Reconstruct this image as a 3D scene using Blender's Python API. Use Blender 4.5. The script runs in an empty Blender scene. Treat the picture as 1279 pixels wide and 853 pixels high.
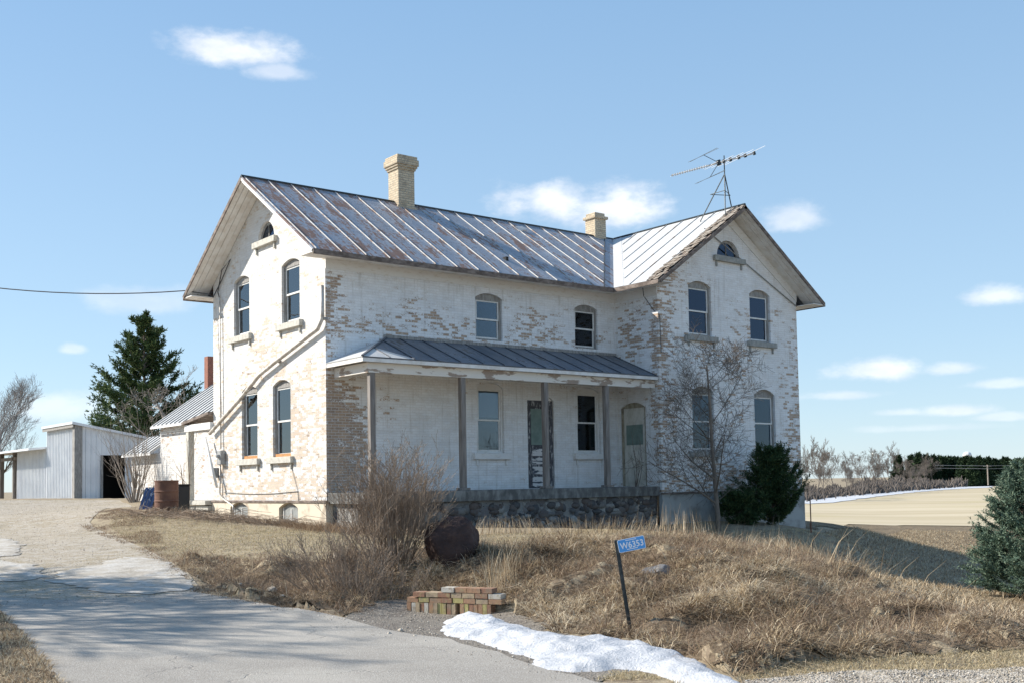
import bpy, bmesh, math, random
import numpy as np
from mathutils import Vector, Matrix
from mathutils.geometry import delaunay_2d_cdt
random.seed(7); rng = np.random.default_rng(11)
C = bpy.context.scene.collection
R = math.radians
# ------------------------------------------------------------------ camera
F_PX, SY = 1373.25, 96.06
CAM = np.array([-15.6095, -28.3056, 0.4356])
_y, _p, ROLL = R(-38.4842), R(3.3590), R(-1.0)
FW = np.array([math.sin(-_y)*math.cos(_p), math.cos(_y)*math.cos(_p), math.sin(_p)])
RT = np.array([math.cos(_y), math.sin(_y), 0.0]); UP = np.cross(RT, FW)
cam = bpy.data.cameras.new('camera'); camo = bpy.data.objects.new('camera', cam); C.objects.link(camo)
cr, sr = math.cos(ROLL), math.sin(ROLL)
_r = RT*cr + UP*sr; _u = UP*cr - RT*sr
camo.matrix_world = Matrix(((_r[0], _u[0], -FW[0], CAM[0]), (_r[1], _u[1], -FW[1], CAM[1]), (_r[2], _u[2], -FW[2], CAM[2]), (0, 0, 0, 1)))
cam.sensor_width = 36; cam.lens = F_PX/1279*36; cam.shift_y = SY/1279
cam.clip_start = 0.1; cam.clip_end = 12000
bpy.context.scene.camera = camo
vs = bpy.context.scene.view_settings
vs.view_transform = 'Standard'; vs.look = 'None'; vs.gamma = 1; vs.use_curve_mapping = False
vs.exposure = 0.80
# ------------------------------------------------------------------ sun and sky
SUN = Vector((-1.0, 1.151, 1.03)).normalized()            # towards the sun
sun = bpy.data.lights.new('sun', 'SUN'); suno = bpy.data.objects.new('sun', sun); C.objects.link(suno)
sun.energy = 4.6; sun.angle = R(0.53); sun.color = (1.0, 0.93, 0.83)
suno.rotation_euler = SUN.to_track_quat('Z', 'Y').to_euler(); suno.location = (-20, 20, 30)
world = bpy.data.worlds.new('World'); bpy.context.scene.world = world; world.use_nodes = True

def ray(px, py):
    a = px-639.5; b = py-426.5-SY
    u = a*cr + b*sr; v = a*sr - b*cr
    return FW*F_PX + RT*u + UP*v
def at(px, py, depth): return CAM + ray(px, py)*depth/F_PX
def onp(px, py, ax, val):
    d = ray(px, py); return CAM + d*(val-CAM[ax])/d[ax]

class NT:
    def __init__(s, tree): s.t = tree; s.t.nodes.clear()
    def n(s, typ, **kw):
        nd = s.t.nodes.new(typ); ins = kw.pop('i', {})
        for k, v in kw.items(): setattr(nd, k, v)
        for k, v in ins.items(): s.set(nd.inputs[k], v)
        return nd
    def set(s, sock, v):
        if isinstance(v, bpy.types.NodeSocket): s.t.links.new(v, sock)
        elif v is not None:
            if isinstance(v, (tuple, list)) and len(v) == 3 and sock.type == 'RGBA': v = (*v, 1)
            sock.default_value = v
    def m(s, op, a, b=None, c=None, clamp=False):
        nd = s.n('ShaderNodeMath', operation=op, use_clamp=clamp); s.set(nd.inputs[0], a)
        if b is not None: s.set(nd.inputs[1], b)
        if c is not None: s.set(nd.inputs[2], c)
        return nd.outputs[0]
    def vm(s, op, a, b=None):
        nd = s.n('ShaderNodeVectorMath', operation=op); s.set(nd.inputs[0], a)
        if b is not None: s.set(nd.inputs[1], b)
        return nd.outputs['Value'] if op in ('DOT_PRODUCT', 'LENGTH') else nd.outputs[0]
    def noise(s, vec, scale, detail=4, rough=.55, dist=0):
        nd = s.n('ShaderNodeTexNoise', i={'Vector': vec, 'Scale': scale, 'Detail': detail, 'Roughness': rough, 'Distortion': dist})
        return nd.outputs[0]
    def step(s, v, a, b, lo=0.0, hi=1.0):
        nd = s.n('ShaderNodeMapRange', interpolation_type='SMOOTHSTEP')
        s.set(nd.inputs[0], v); s.set(nd.inputs[1], a); s.set(nd.inputs[2], b); s.set(nd.inputs[3], lo); s.set(nd.inputs[4], hi)
        return nd.outputs[0]
    def mix(s, f, a, b):
        nd = s.n('ShaderNodeMix', data_type='RGBA'); s.set(nd.inputs[0], f); s.set(nd.inputs[6], a); s.set(nd.inputs[7], b)
        return nd.outputs[2]
    def obj(s): return s.n('ShaderNodeTexCoord').outputs['Object']
    def xyz(s, v):
        nd = s.n('ShaderNodeSeparateXYZ'); s.set(nd.inputs[0], v); return nd.outputs
    def comb(s, x, y, z):
        nd = s.n('ShaderNodeCombineXYZ'); s.set(nd.inputs[0], x); s.set(nd.inputs[1], y); s.set(nd.inputs[2], z); return nd.outputs[0]
    def scale(s, v, sc):
        nd = s.n('ShaderNodeVectorMath', operation='MULTIPLY'); s.set(nd.inputs[0], v); s.set(nd.inputs[1], sc); return nd.outputs[0]
    def bump(s, h, strength=.5, dist=.02, normal=None):
        nd = s.n('ShaderNodeBump', i={'Strength': strength, 'Distance': dist, 'Height': h})
        if normal is not None: s.set(nd.inputs['Normal'], normal)
        return nd.outputs[0]
    def out(s, col, rough=.8, metal=0.0, normal=None, spec=None, **kw):
        b = s.n('ShaderNodeBsdfPrincipled'); s.set(b.inputs['Base Color'], col); s.set(b.inputs['Roughness'], rough); s.set(b.inputs['Metallic'], metal)
        if normal is not None: s.set(b.inputs['Normal'], normal)
        if spec is not None: s.set(b.inputs['Specular IOR Level'], spec)
        for k, v in kw.items(): s.set(b.inputs[k], v)
        o = s.n('ShaderNodeOutputMaterial'); s.t.links.new(b.outputs[0], o.inputs[0]); return b

# world: Nishita sky with a few small fair-weather clouds placed by direction
w = NT(world.node_tree)
sky = w.n('ShaderNodeTexSky', sky_type='NISHITA', sun_disc=False, sun_elevation=math.asin(SUN.z),
          sun_rotation=math.atan2(SUN.x, SUN.y), altitude=300, air_density=1.0, dust_density=0.2, ozone_density=2.5)
gen = w.n('ShaderNodeTexCoord').outputs['Generated']
nrm = w.vm('NORMALIZE', gen)
nz = w.noise(w.scale(nrm, (1, 1, 1.9)), 26, 7, .6)
nz2 = w.noise(w.scale(nrm, (1, 1, 1.6)), 7, 3, .5)
tot = None
CL = [(298, 68, 74, 24, .95), (345, 90, 40, 16, .6), (690, 254, 85, 30, .95), (755, 262, 70, 36, 1.0), (995, 274, 42, 22, .62), (185, 378, 70, 22, .38),
      (85, 512, 62, 24, .5), (1243, 371, 50, 16, .7), (1098, 464, 54, 18, .85), (1185, 460, 34, 11, .6), (1048, 494, 48, 8, .5), (1190, 513, 40, 9, .6),
      (1125, 515, 30, 6, .4), (1248, 480, 44, 7, .45), (90, 437, 17, 8, .45), (1252, 521, 30, 6, .4), (1150, 535, 80, 6, .25), (600, 340, 60, 10, .12)]
for (px, py, a, b, s) in CL:
    c = Vector(ray(px, py)).normalized(); t = Vector((c.y, -c.x, 0)).normalized(); v = t.cross(c)
    du = w.m('MULTIPLY', w.vm('DOT_PRODUCT', nrm, tuple(t)), F_PX/a); dv = w.m('MULTIPLY', w.vm('DOT_PRODUCT', nrm, tuple(v)), F_PX/b)
    dv = w.m('ADD', dv, w.m('MULTIPLY', w.m('MINIMUM', dv, 0.0), .5))
    l = w.m('SQRT', w.m('ADD', w.m('MULTIPLY', du, du), w.m('MULTIPLY', dv, dv)))
    fr = w.m('GREATER_THAN', w.vm('DOT_PRODUCT', nrm, tuple(c)), 0.8)
    e = w.m('ADD', w.m('SUBTRACT', 1.12, l), w.m('ADD', w.m('MULTIPLY', w.m('SUBTRACT', nz, .5), 1.7), w.m('MULTIPLY', w.m('SUBTRACT', nz2, .5), 1.2)))
    e = w.m('MULTIPLY', w.m('MULTIPLY', w.step(e, -0.1, .85), s), fr)
    tot = e if tot is None else w.m('MAXIMUM', tot, e)
shade = w.step(w.noise(w.scale(nrm, (1, 1, 2.2)), 17, 5, .6), .35, .7)
ccol = w.mix(shade, (4.1, 4.3, 4.7), (5.2, 5.25, 5.3))
el_ = w.xyz(nrm)[2]; gr = w.n('ShaderNodeValToRGB'); w.set(gr.inputs[0], el_); ge = gr.color_ramp.elements; ge.new(.5); ge.new(.2)
for k, (ps, cc) in enumerate(((0.0, (.335, .43, .49)), (.12, (.275, .39, .485)), (.5, (.150, .270, .425)), (1.0, (.085, .17, .31)))): ge[k].position = ps; ge[k].color = (*cc, 1)
grad = w.vm('MULTIPLY', gr.outputs[0], (7.1, 7.25, 7.5))
skyc = w.mix(.8, sky.outputs[0], grad)
skyc = w.mix(w.m('MULTIPLY', tot, .9), skyc, ccol)
hs = w.n('ShaderNodeHueSaturation', i={'Saturation': 1.0, 'Value': 1.0, 'Color': skyc})
bg = w.n('ShaderNodeBackground', i={'Color': hs.outputs[0], 'Strength': 0.135})
wo = w.n('ShaderNodeOutputWorld'); w.t.links.new(bg.outputs[0], wo.inputs[0])

# ------------------------------------------------------------------ materials
MATS = {}
def mat(name):
    m = bpy.data.materials.new(name); m.use_nodes = True; MATS[name] = m; return m, NT(m.node_tree)

def brick_wall(name, base, blobs, uoff=0.0, paint=(.86, .875, .89), mo=.22, fine=.6, bc=((.25, .16, .10), (.46, .32, .21))):
    """painted brick: paint flakes off brick by brick; blobs = (u, z, ru, rz, amount) where it has gone"""
    m, t = mat(name)
    o = t.xyz(t.obj()); u = t.m('ADD', t.m('ADD', o[0], o[1]), uoff+50.0); z = t.m('ADD', o[2], 20.0)
    v = t.comb(u, z, 0.0)
    br = t.n('ShaderNodeTexBrick', offset=.5, i={'Vector': v, 'Color1': (0, 0, 0), 'Color2': (1, 1, 1), 'Mortar': (.5, .5, .5), 'Scale': 1.0,
             'Mortar Size': .0075, 'Mortar Smooth': .25, 'Bias': 0.0, 'Brick Width': .235, 'Row Height': .0815})
    rnd = t.xyz(br.outputs[0])[0]; mort = br.outputs[1]
    n1 = t.noise(v, .45, 5, .6); n2 = t.noise(t.comb(u, t.m('MULTIPLY', z, 2.1), 3.0), 1.7, 4, .6); n3 = t.noise(t.comb(u, t.m('MULTIPLY', z, 1.8), 0.), 17, 3, .6)
    e = t.m('ADD', base, t.m('MULTIPLY', t.m('SUBTRACT', n1, .5), 1.0))
    e = t.m('ADD', e, t.m('MULTIPLY', t.m('SUBTRACT', n2, .5), .65))
    e = t.m('ADD', e, t.m('MULTIPLY', t.m('SUBTRACT', rnd, .5), fine))
    e = t.m('ADD', e, t.m('MULTIPLY', t.m('SUBTRACT', n3, .5), .85))
    for (bu, bz, ru, rz, am) in blobs:
        du = t.m('DIVIDE', t.m('SUBTRACT', u, bu+uoff+50.0), ru); dz = t.m('DIVIDE', t.m('SUBTRACT', z, bz+20.0), rz)
        l = t.m('ADD', t.m('MULTIPLY', du, du), t.m('MULTIPLY', dz, dz))
        e = t.m('ADD', e, t.m('MULTIPLY', t.step(l, 0.0, 1.0, 1.0, 0.0), am))
    mask = t.m('MULTIPLY', t.step(e, .44, .58), .88)
    mask = t.m('MULTIPLY', mask, t.m('SUBTRACT', 1.0, t.m('MULTIPLY', mort, .45)))
    c0, c1 = bc; bc = t.mix(rnd, c0, c1); bc = t.mix(t.step(n3, .45, .8, 0, .7), bc, tuple(a*.72 for a in c0))
    bc = t.mix(t.step(t.noise(t.comb(t.m('MULTIPLY', u, 3.), t.m('MULTIPLY', z, 9.), 7.), 1.0, 2), .58, .66, 0, .75), bc, (.20, .135, .09)); bc = t.mix(mort, bc, (.40, .37, .33))
    pc = t.mix(t.step(n2, .3, .75), paint, tuple(c*.86 for c in paint))
    pc = t.mix(t.m('MULTIPLY', t.m('MULTIPLY', rnd, t.step(n3, .35, .6)), .34), pc, (.58, .50, .41))
    st = t.noise(t.comb(t.m('MULTIPLY', u, 7.0), t.m('MULTIPLY', z, .5), 0.), 1.0, 4, .6)
    pc = t.mix(t.step(st, .52, .78, 0., .55), pc, (.42, .39, .34)); pc = t.mix(t.step(t.noise(v, 5.5, 6, .75), .56, .72, 0., .45), pc, (.47, .43, .37))
    pc = t.mix(t.m('MULTIPLY', mort, mo), pc, (.50, .48, .46))
    col = t.mix(mask, pc, bc)
    h = t.m('SUBTRACT', t.m('MULTIPLY', n3, .35), t.m('ADD', t.m('MULTIPLY', mort, .8), t.m('MULTIPLY', mask, .35)))
    h = t.m('ADD', h, t.m('MULTIPLY', rnd, .25))
    t.out(col, .85, 0, t.bump(h, .75, .012), spec=.25)
    return m
# u = x + y on each wall
M_gable = brick_wall('peeling_painted_brick_gable', .26, [(1.0, 1.2, 4.5, 3.8, .26), (6.5, 1.0, 3.2, 3.5, .20), (4.0, 4.6, 2.4, 1.4, .2), (3, .3, 5, .7, .12), (4, 7.3, 4.0, 1.8, -.10)], paint=(.74, .74, .73), fine=.6, bc=((.46, .35, .26), (.62, .52, .41)))
M_front = brick_wall('peeling_painted_brick_front', .11, [(0.0, 1.7, 1.9, 2.7, .85), (0.0, 5.6, 1.0, 1.8, .42), (3.2, 5.3, 4.2, 1.0, .30), (8.0, 5.5, 1.3, 1.0, .22), (6.4, 4.9, 3.0, .35, .2), (6.0, 2.0, 4.6, 1.7, -.3), (5.5, 7.0, 6, .5, -.3)])
M_wing = brick_wall('peeling_painted_brick_wing', .175, [(11.69-2.11, 4, 1.1, 9, .30), (17.3, 2, 1.6, 5.5, .24), (13.5, .4, 6, 1.5, .22), (12.7, 3.8, 2.6, 2, .08), (13.6, 8.6, 3.2, 1.5, -.3)], fine=.65)
M_wside = brick_wall('peeling_painted_brick_wing_side', .17, [(10.9, 5.6, 1.0, 1.3, .30), (9.65, 2.5, .5, 9, .35), (11, 2.2, 1.3, 1.4, -.3)])
M_annex = brick_wall('whitewashed_brick', .27, [], paint=(.74, .735, .72), mo=1.0, fine=.5)

def simple(name, col, col2=None, rough=.8, sc=6, bump=.3, metal=0.0, stretch=(1, 1, 1), spec=None, lo=.35, hi=.7, dist=.01):
    m, t = mat(name)
    v = t.scale(t.obj(), stretch); n = t.noise(v, sc, 5, .6)
    c = t.mix(t.step(n, lo, hi), col, col2) if col2 else col
    n2 = t.noise(v, sc*5, 3, .6)
    t.out(c, rough, metal, t.bump(t.m('ADD', n, t.m('MULTIPLY', n2, .4)), bump, dist) if bump else None, spec)
    return m
M_trim = simple('flaking_white_trim', (.74, .74, .73), (.62, .59, .54), .7, 5, .3, stretch=(1, 1, 3), lo=.5, hi=.75)
M_beam = simple('peeling_beam_paint', (.72, .69, .64), (.34, .27, .22), .85, 1.6, .4, stretch=(.8, .8, 2.6), lo=.54, hi=.6)
M_fascia = simple('rotting_fascia_wood', (.11, .085, .07), (.27, .22, .19), .9, 4, .5, stretch=(1, 1, 2))
M_soffit = simple('white_soffit_boards', (.80, .79, .77), (.66, .62, .57), .8, 3, .3)
M_wood = simple('weathered_grey_post_wood', (.17, .15, .135), (.29, .265, .245), .9, 3, .5, stretch=(6, 6, .5))
M_greywood = simple('weathered_grey_frame', (.22, .21, .20), (.36, .35, .33), .9, 5, .4, stretch=(3, 3, .7))
M_sash = simple('white_sash_paint', (.76, .76, .74), (.62, .62, .60), .55, 8, .1)
M_sill = simple('limestone_sill', (.58, .56, .50), (.42, .41, .37), .9, 7, .4)
M_conc = simple('porch_concrete', (.24, .24, .23), (.10, .10, .095), .92, 2.2, .5, stretch=(2, 2, 1), lo=.3, hi=.6)
M_parge = simple('cracked_parged_foundation', (.64, .57, .46), (.40, .33, .25), .9, 1.8, .6, lo=.5, hi=.68, dist=.03)
M_parge2 = simple('grey_parged_foundation', (.36, .38, .38), (.22, .22, .21), .92, 1.4, .6, lo=.4, hi=.65, dist=.03)
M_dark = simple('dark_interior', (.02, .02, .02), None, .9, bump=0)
M_darkm = simple('dark_metal', (.035, .045, .05), (.07, .08, .085), .5, 20, .1, .6)
M_alu = simple('weathered_aluminium', (.62, .63, .64), (.5, .5, .5), .4, 20, 0, .7)
M_grey = simple('grey_painted_metal', (.36, .37, .37), (.25, .25, .24), .6, 10, .1)
M_spout = simple('galvanized_downspout', (.60, .58, .54), (.38, .33, .28), .55, 5, .2, .25)
M_curtain = simple('pale_curtain', (.80, .82, .80), (.64, .66, .65), .9, 12, .3, stretch=(6, 6, .3))
M_blind = simple('green_roller_blind', (.20, .27, .24), (.15, .21, .19), .8, 5, 0)
M_ply = simple('door_white_flaking', (.66, .65, .60), (.50, .49, .42), .85, 3, .4, stretch=(2, 2, 1))
M_dframe = simple('dark_blistered_door_frame', (.07, .07, .08), (.40, .40, .40), .8, 7, .5, lo=.5, hi=.66, stretch=(2, 2, .7))
M_dpanel = simple('flaking_door_panel', (.62, .61, .60), (.07, .08, .10), .85, 2.4, .5, stretch=(.7, .7, 3.5), lo=.5, hi=.56)
M_redbrick = simple('red_brick_stack', (.30, .12, .08), (.22, .10, .07), .9, 9, .4)
M_rust = simple('rusted_barrel_steel', (.13, .062, .042), (.22, .11, .07), .85, 3, .3)
M_boulder = simple('red_brown_boulder_stone', (.042, .022, .018), (.085, .046, .035), .85, 3.5, .9, dist=.05)
M_rock = simple('grey_fieldstone', (.10, .105, .115), (.20, .20, .20), .9, 4, .6, dist=.02)
M_paleRock = simple('pale_stone', (.50, .44, .36), (.38, .33, .27), .9, 6, .5)
M_bluewood = simple('blue_painted_wood', (.035, .075, .19), (.30, .34, .42), .7, 9, .3, lo=.56, hi=.62)
M_black = simple('black_plastic', (.02, .02, .022), None, .5, 10, .1)
M_rubber = simple('black_cable', (.04, .04, .045), None, .6, 10, 0)
m, t = mat('old_snow'); M_snow = m
n_ = t.noise(t.obj(), 6, 6, .65); d_ = t.noise(t.obj(), 13, 5, .7); c = t.mix(t.step(n_, .4, .75), (.58, .59, .61), (.46, .485, .52)); c = t.mix(t.step(d_, .60, .72, 0, .7), c, (.36, .31, .25)); c = t.mix(t.step(t.noise(t.obj(), 1.6, 4), .5, .75, 0, .35), c, (.50, .49, .47))
t.out(c, .65, 0, t.bump(t.m('ADD', n_, t.m('MULTIPLY', t.noise(t.obj(), 38, 5, .7), .7)), .9, .035))
M_chim0 = brick_wall('cream_chimney_brick', 1.2, [])
def glass(name, tint, gloss=.12, rough=.02, gc=(1, 1, 1)):
    m, t = mat(name)
    fr = t.n('ShaderNodeFresnel', i={'IOR': 1.5}); f = t.m('MULTIPLY', fr.outputs[0], 1.6, clamp=True)
    n = t.noise(t.obj(), 1.3, 2); bn = t.bump(n, .06, .05)
    tr = t.n('ShaderNodeBsdfTransparent', i={'Color': tint}); gl = t.n('ShaderNodeBsdfGlossy', i={'Roughness': rough, 'Color': (*gc, 1), 'Normal': bn})
    mx = t.n('ShaderNodeMixShader'); t.set(mx.inputs[0], t.m('MAXIMUM', f, gloss)); t.t.links.new(tr.outputs[0], mx.inputs[1]); t.t.links.new(gl.outputs[0], mx.inputs[2])
    o = t.n('ShaderNodeOutputMaterial'); t.t.links.new(mx.outputs[0], o.inputs[0]); return m
M_glass = glass('window_glass', (.80, .84, .84), .20, gc=(.85, .93, 1.0))
M_dglass = glass('dull_window_glass', (.6, .63, .66), .05, gc=(.7, .8, .9))
M_wglass = glass('wing_window_glass', (.6, .66, .72), .08, gc=(.6, .78, 1.0))
M_bglass = glass('reflective_window_glass', (.40, .48, .6), .05, gc=(.50, .62, .85))

def roof_metal(name, c1, c2, rust, rust_lo, ax, rust_near=None, dirt=.3, metal=.12, rough=.5):
    m, t = mat(name)
    ob = t.obj(); o = t.xyz(ob)
    along = o[1] if ax == 'x' else o[0]          # up-slope coordinate
    across = o[0] if ax == 'x' else o[1]
    v = t.comb(t.m('MULTIPLY', across, 1.3), t.m('MULTIPLY', along, .7), 0.)
    n1 = t.noise(v, 1.1, 6, .65, .4); n2 = t.noise(ob, 9, 5, .65); n3 = t.noise(t.comb(t.m('MULTIPLY', across, 9.), t.m('MULTIPLY', along, 1.2), 0.), 1., 4, .6)
    pan = t.n('ShaderNodeTexWhiteNoise', noise_dimensions='1D', i={'W': t.m('FLOOR', t.m('DIVIDE', across, .82))}).outputs[0]
    c = t.mix(t.step(n1, .35, .65), c1, c2)
    sk_ = t.noise(t.comb(t.m('MULTIPLY', across, 1.4), t.m('MULTIPLY', along, 6.), 0.), 1.6, 5, .7, .6); c = t.mix(t.step(sk_, .55, .72, 0, dirt), c, (.16, .135, .12))
    c = t.mix(t.m('MULTIPLY', pan, .35), c, tuple(x*.75 for x in c1))
    c = t.mix(t.step(n2, .5, .75, 0, dirt), c, (.13, .11, .10))
    e = t.m('ADD', t.m('MULTIPLY', n1, .55), t.m('ADD', t.m('MULTIPLY', n3, .3), t.m('MULTIPLY', n2, .25)))
    if rust_near is not None:
        e = t.m('ADD', e, t.step(across, rust_near[0], rust_near[1], rust_near[2], 0.0))
    rm = t.step(e, rust_lo, rust_lo+.07)
    c = t.mix(t.m('MULTIPLY', rm, .85), c, t.mix(n2, rust, tuple(x*1.8 for x in rust)))
    t.out(c, t.m('ADD', rough, t.m('MULTIPLY', rm, .35)), t.m('MULTIPLY', t.m('SUBTRACT', 1.0, rm), metal), t.bump(t.m('ADD', t.m('MULTIPLY', n1, 1.5), t.m('MULTIPLY', n2, .3)), .5, .03))
    return m
M_roof = roof_metal('rusting_tin_roof', (.30, .32, .36), (.46, .475, .50), (.15, .07, .04), .555, 'x', (-1.0, 4.5, .05), dirt=.7)
M_wroof = roof_metal('silver_and_sunlit_tin', (.54, .55, .55), (.62, .62, .61), (.42, .30, .18), .70, 'y', dirt=.12, metal=.1, rough=.5)
M_proof = roof_metal('dark_slate_porch_tin', (.12, .14, .17), (.20, .22, .255), (.09, .075, .065), .585, 'x', dirt=.6, metal=.1, rough=.5)
M_rib = simple('worn_seam_metal', (.50, .50, .49), (.30, .20, .14), .6, 3, .1, .05, lo=.5, hi=.66)
M_prib = simple('dark_seam_metal', (.07, .08, .10), (.12, .13, .15), .5, 3, .1, .1)
M_shingle = simple('curled_wood_shingle', (.36, .32, .27), (.20, .15, .11), .95, 6, .5)
M_barn = simple('white_corrugated_steel', (.72, .75, .78), (.62, .65, .69), .5, 1.0, .1, .1)

# fieldstone wall: dark boulders in pale mortar
m, t = mat('fieldstone_wall'); M_field = m
vv = t.vm('ADD', t.obj(), t.scale(t.n('ShaderNodeTexNoise', i={'Vector': t.obj(), 'Scale': 3.0, 'Detail': 5}).outputs[1], (.75, .75, .75)))
vo = t.n('ShaderNodeTexVoronoi', feature='DISTANCE_TO_EDGE', i={'Vector': vv, 'Scale': 2.6}); vc = t.n('ShaderNodeTexVoronoi', i={'Vector': vv, 'Scale': 2.6})
rc = t.xyz(vc.outputs['Color'])[0]; sc_ = t.mix(rc, (.035, .035, .04), (.17, .155, .15)); sc_ = t.mix(t.step(t.xyz(vc.outputs['Color'])[1], .7, .8), sc_, (.30, .29, .27))
ms = t.step(t.m('ADD', vo.outputs[0], t.m('MULTIPLY', t.noise(t.obj(), 9), .12)), .10, .17); ms = t.m('MULTIPLY', ms, t.step(t.xyz(vc.outputs['Color'])[2], .25, .3))
fc = t.mix(ms, t.mix(t.noise(t.obj(), 5), (.10, .10, .10), (.27, .265, .25)), sc_); t.out(fc, .85, 0, t.bump(t.m('ADD', ms, t.noise(t.obj(), 14)), .8, .04))

# ground materials
def ground_mat(name, cols, sc=1.0, bump=.6, dist=.03, rough=.95, gravel=0.0):
    m, t = mat(name); v = t.obj()
    n1 = t.noise(v, .35*sc, 5, .6); n2 = t.noise(v, 3.2*sc, 5, .65); n3 = t.noise(v, 22*sc, 4, .7)
    c = t.mix(t.step(n1, .35, .65), cols[0], cols[1]); c = t.mix(t.step(n2, .45, .6), c, cols[2]); c = t.mix(t.step(t.noise(v, 1.1*sc, 6, .7), .52, .66, 0, .55), c, tuple(a*.62 for a in cols[1])); c = t.mix(t.step(n3, .4, .75, 0, .6), c, cols[3])
    h = t.m('ADD', n3, t.m('MULTIPLY', n2, .7))
    if gravel:
        vo = t.n('ShaderNodeTexVoronoi', i={'Vector': v, 'Scale': 38.0}); g = t.xyz(vo.outputs['Color'])[0]
        c = t.mix(t.m('MULTIPLY', t.step(g, .3, 1.0), gravel), c, cols[4]); h = t.m('SUBTRACT', h, t.m('MULTIPLY', vo.outputs[0], .8))
    t.out(c, rough, 0, t.bump(h, bump, dist), spec=.15); return m
M_ground = ground_mat('dry_grass_earth', [(.36, .30, .205), (.29, .235, .16), (.20, .155, .11), (.43, .36, .25)])
M_gravel = ground_mat('pale_gravel', [(.40, .345, .27), (.33, .275, .185), (.45, .40, .33), (.22, .18, .13), (.55, .52, .47)], gravel=.5)
M_dirtg = ground_mat('dark_roadside_grit', [(.17, .15, .125), (.22, .195, .165), (.15, .13, .11), (.26, .235, .20), (.30, .28, .25)], gravel=.4)
M_slab = ground_mat('broken_pale_concrete', [(.50, .47, .42), (.42, .38, .32), (.55, .53, .49), (.25, .21, .16)], sc=1.1)
M_field2 = ground_mat('cut_field_stubble', [(.46, .385, .26), (.38, .31, .20), (.52, .45, .32), (.38, .30, .19)], sc=.08, bump=.1)
m, t = mat('cut_field_rows'); M_field2 = m; o_ = t.xyz(t.obj())
ac = t.m('ADD', t.m('MULTIPLY', o_[0], -RT[1]*1.0+.25), t.m('MULTIPLY', o_[1], RT[0])); al = t.m('ADD', t.m('MULTIPLY', o_[0], RT[0]), t.m('MULTIPLY', o_[1], RT[1]))
n1 = t.noise(t.comb(t.m('MULTIPLY', al, .012), t.m('MULTIPLY', ac, .11), 0.), 1.0, 5, .6, .3); n2 = t.noise(t.obj(), .03, 4); n3 = t.noise(t.comb(t.m('MULTIPLY', al, .05), t.m('MULTIPLY', ac, .6), 0.), 1., 3)
c = t.mix(t.step(n1, .38, .62), (.44, .37, .25), (.53, .455, .325)); c = t.mix(t.step(n2, .5, .7, 0, .6), c, (.44, .38, .22)); c = t.mix(t.step(n3, .5, .75, 0, .4), c, (.34, .28, .18)); t.out(c, .95, spec=.1)
M_rough = ground_mat('brown_rough_grass', [(.20, .155, .10), (.26, .20, .13), (.15, .115, .08), (.28, .22, .14)], sc=.5, bump=1.0, dist=.08)
# asphalt, cracked and worn pale
m, t = mat('worn_asphalt'); M_asph = m; v = t.obj()
n1 = t.noise(v, .5, 5, .6); n2 = t.noise(v, 45, 3, .7); vo = t.n('ShaderNodeTexVoronoi', i={'Vector': v, 'Scale': 85.0}); g = t.xyz(vo.outputs['Color'])[0]
c = t.mix(t.step(n1, .35, .65), (.285, .262, .23), (.37, .343, .30)); c = t.mix(t.m('MULTIPLY', t.step(g, .5, 1.), .45), c, (.52, .50, .46)); c = t.mix(t.step(n2, .5, .8, 0, .5), c, (.19, .18, .165))
vk = t.n('ShaderNodeTexVoronoi', feature='DISTANCE_TO_EDGE', i={'Vector': t.vm('ADD', v, t.scale(t.n('ShaderNodeTexNoise', i={'Vector': v, 'Scale': 1.8, 'Detail': 5}).outputs[1], (1.0, 1.0, 1.0))), 'Scale': .55})
ck = t.step(vk.outputs[0], .0, .016, 1., 0.); ck = t.m('MULTIPLY', ck, t.step(t.noise(v, .3), .48, .6)); c = t.mix(t.m('MULTIPLY', ck, .28), c, (.12, .11, .10)); c = t.mix(t.step(t.noise(t.scale(v, (1.4, .5, 1)), .9, 6, .7), .5, .7, 0, .45), c, (.21, .195, .175))
t.out(c, .88, 0, t.bump(t.m('SUBTRACT', t.m('MULTIPLY', n2, .6), t.m('ADD', t.m('MULTIPLY', vo.outputs[0], .8), ck)), .5, .012), spec=.3)

def blade_mat(name, cols, rough=.8, trans=.25):
    """colour from a per-blade random attribute"""
    m, t = mat(name)
    a = t.n('ShaderNodeAttribute', attribute_name='rnd').outputs['Fac']
    rp = t.n('ShaderNodeValToRGB'); t.set(rp.inputs[0], a); e = rp.color_ramp.elements
    while len(e) < len(cols): e.new(.5)
    for k, cc in enumerate(cols): e[k].position = k/(len(cols)-1); e[k].color = (*cc, 1)
    b = t.n('ShaderNodeBsdfPrincipled', i={'Base Color': rp.outputs[0], 'Roughness': rough, 'Specular IOR Level': .2})
    tr = t.n('ShaderNodeBsdfTranslucent', i={'Color': rp.outputs[0]})
    mx = t.n('ShaderNodeMixShader', i={0: trans}); t.t.links.new(b.outputs[0], mx.inputs[1]); t.t.links.new(tr.outputs[0], mx.inputs[2])
    o = t.n('ShaderNodeOutputMaterial'); t.t.links.new(mx.outputs[0], o.inputs[0]); return m
M_dry = blade_mat('dry_grass_blades', [(.10, .065, .042), (.25, .18, .11), (.44, .34, .215), (.58, .47, .32), (.72, .63, .47)])
M_lawn = blade_mat('dormant_lawn_blades', [(.28, .22, .13), (.44, .36, .22), (.56, .47, .30), (.62, .54, .37)])
M_litter = blade_mat('dead_stem_litter', [(.12, .08, .055), (.22, .15, .10), (.32, .235, .16), (.44, .35, .25)])
M_needle = blade_mat('dark_conifer_needles', [(.012, .028, .016), (.022, .045, .022), (.038, .065, .028), (.065, .095, .04)], trans=.1)
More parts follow.
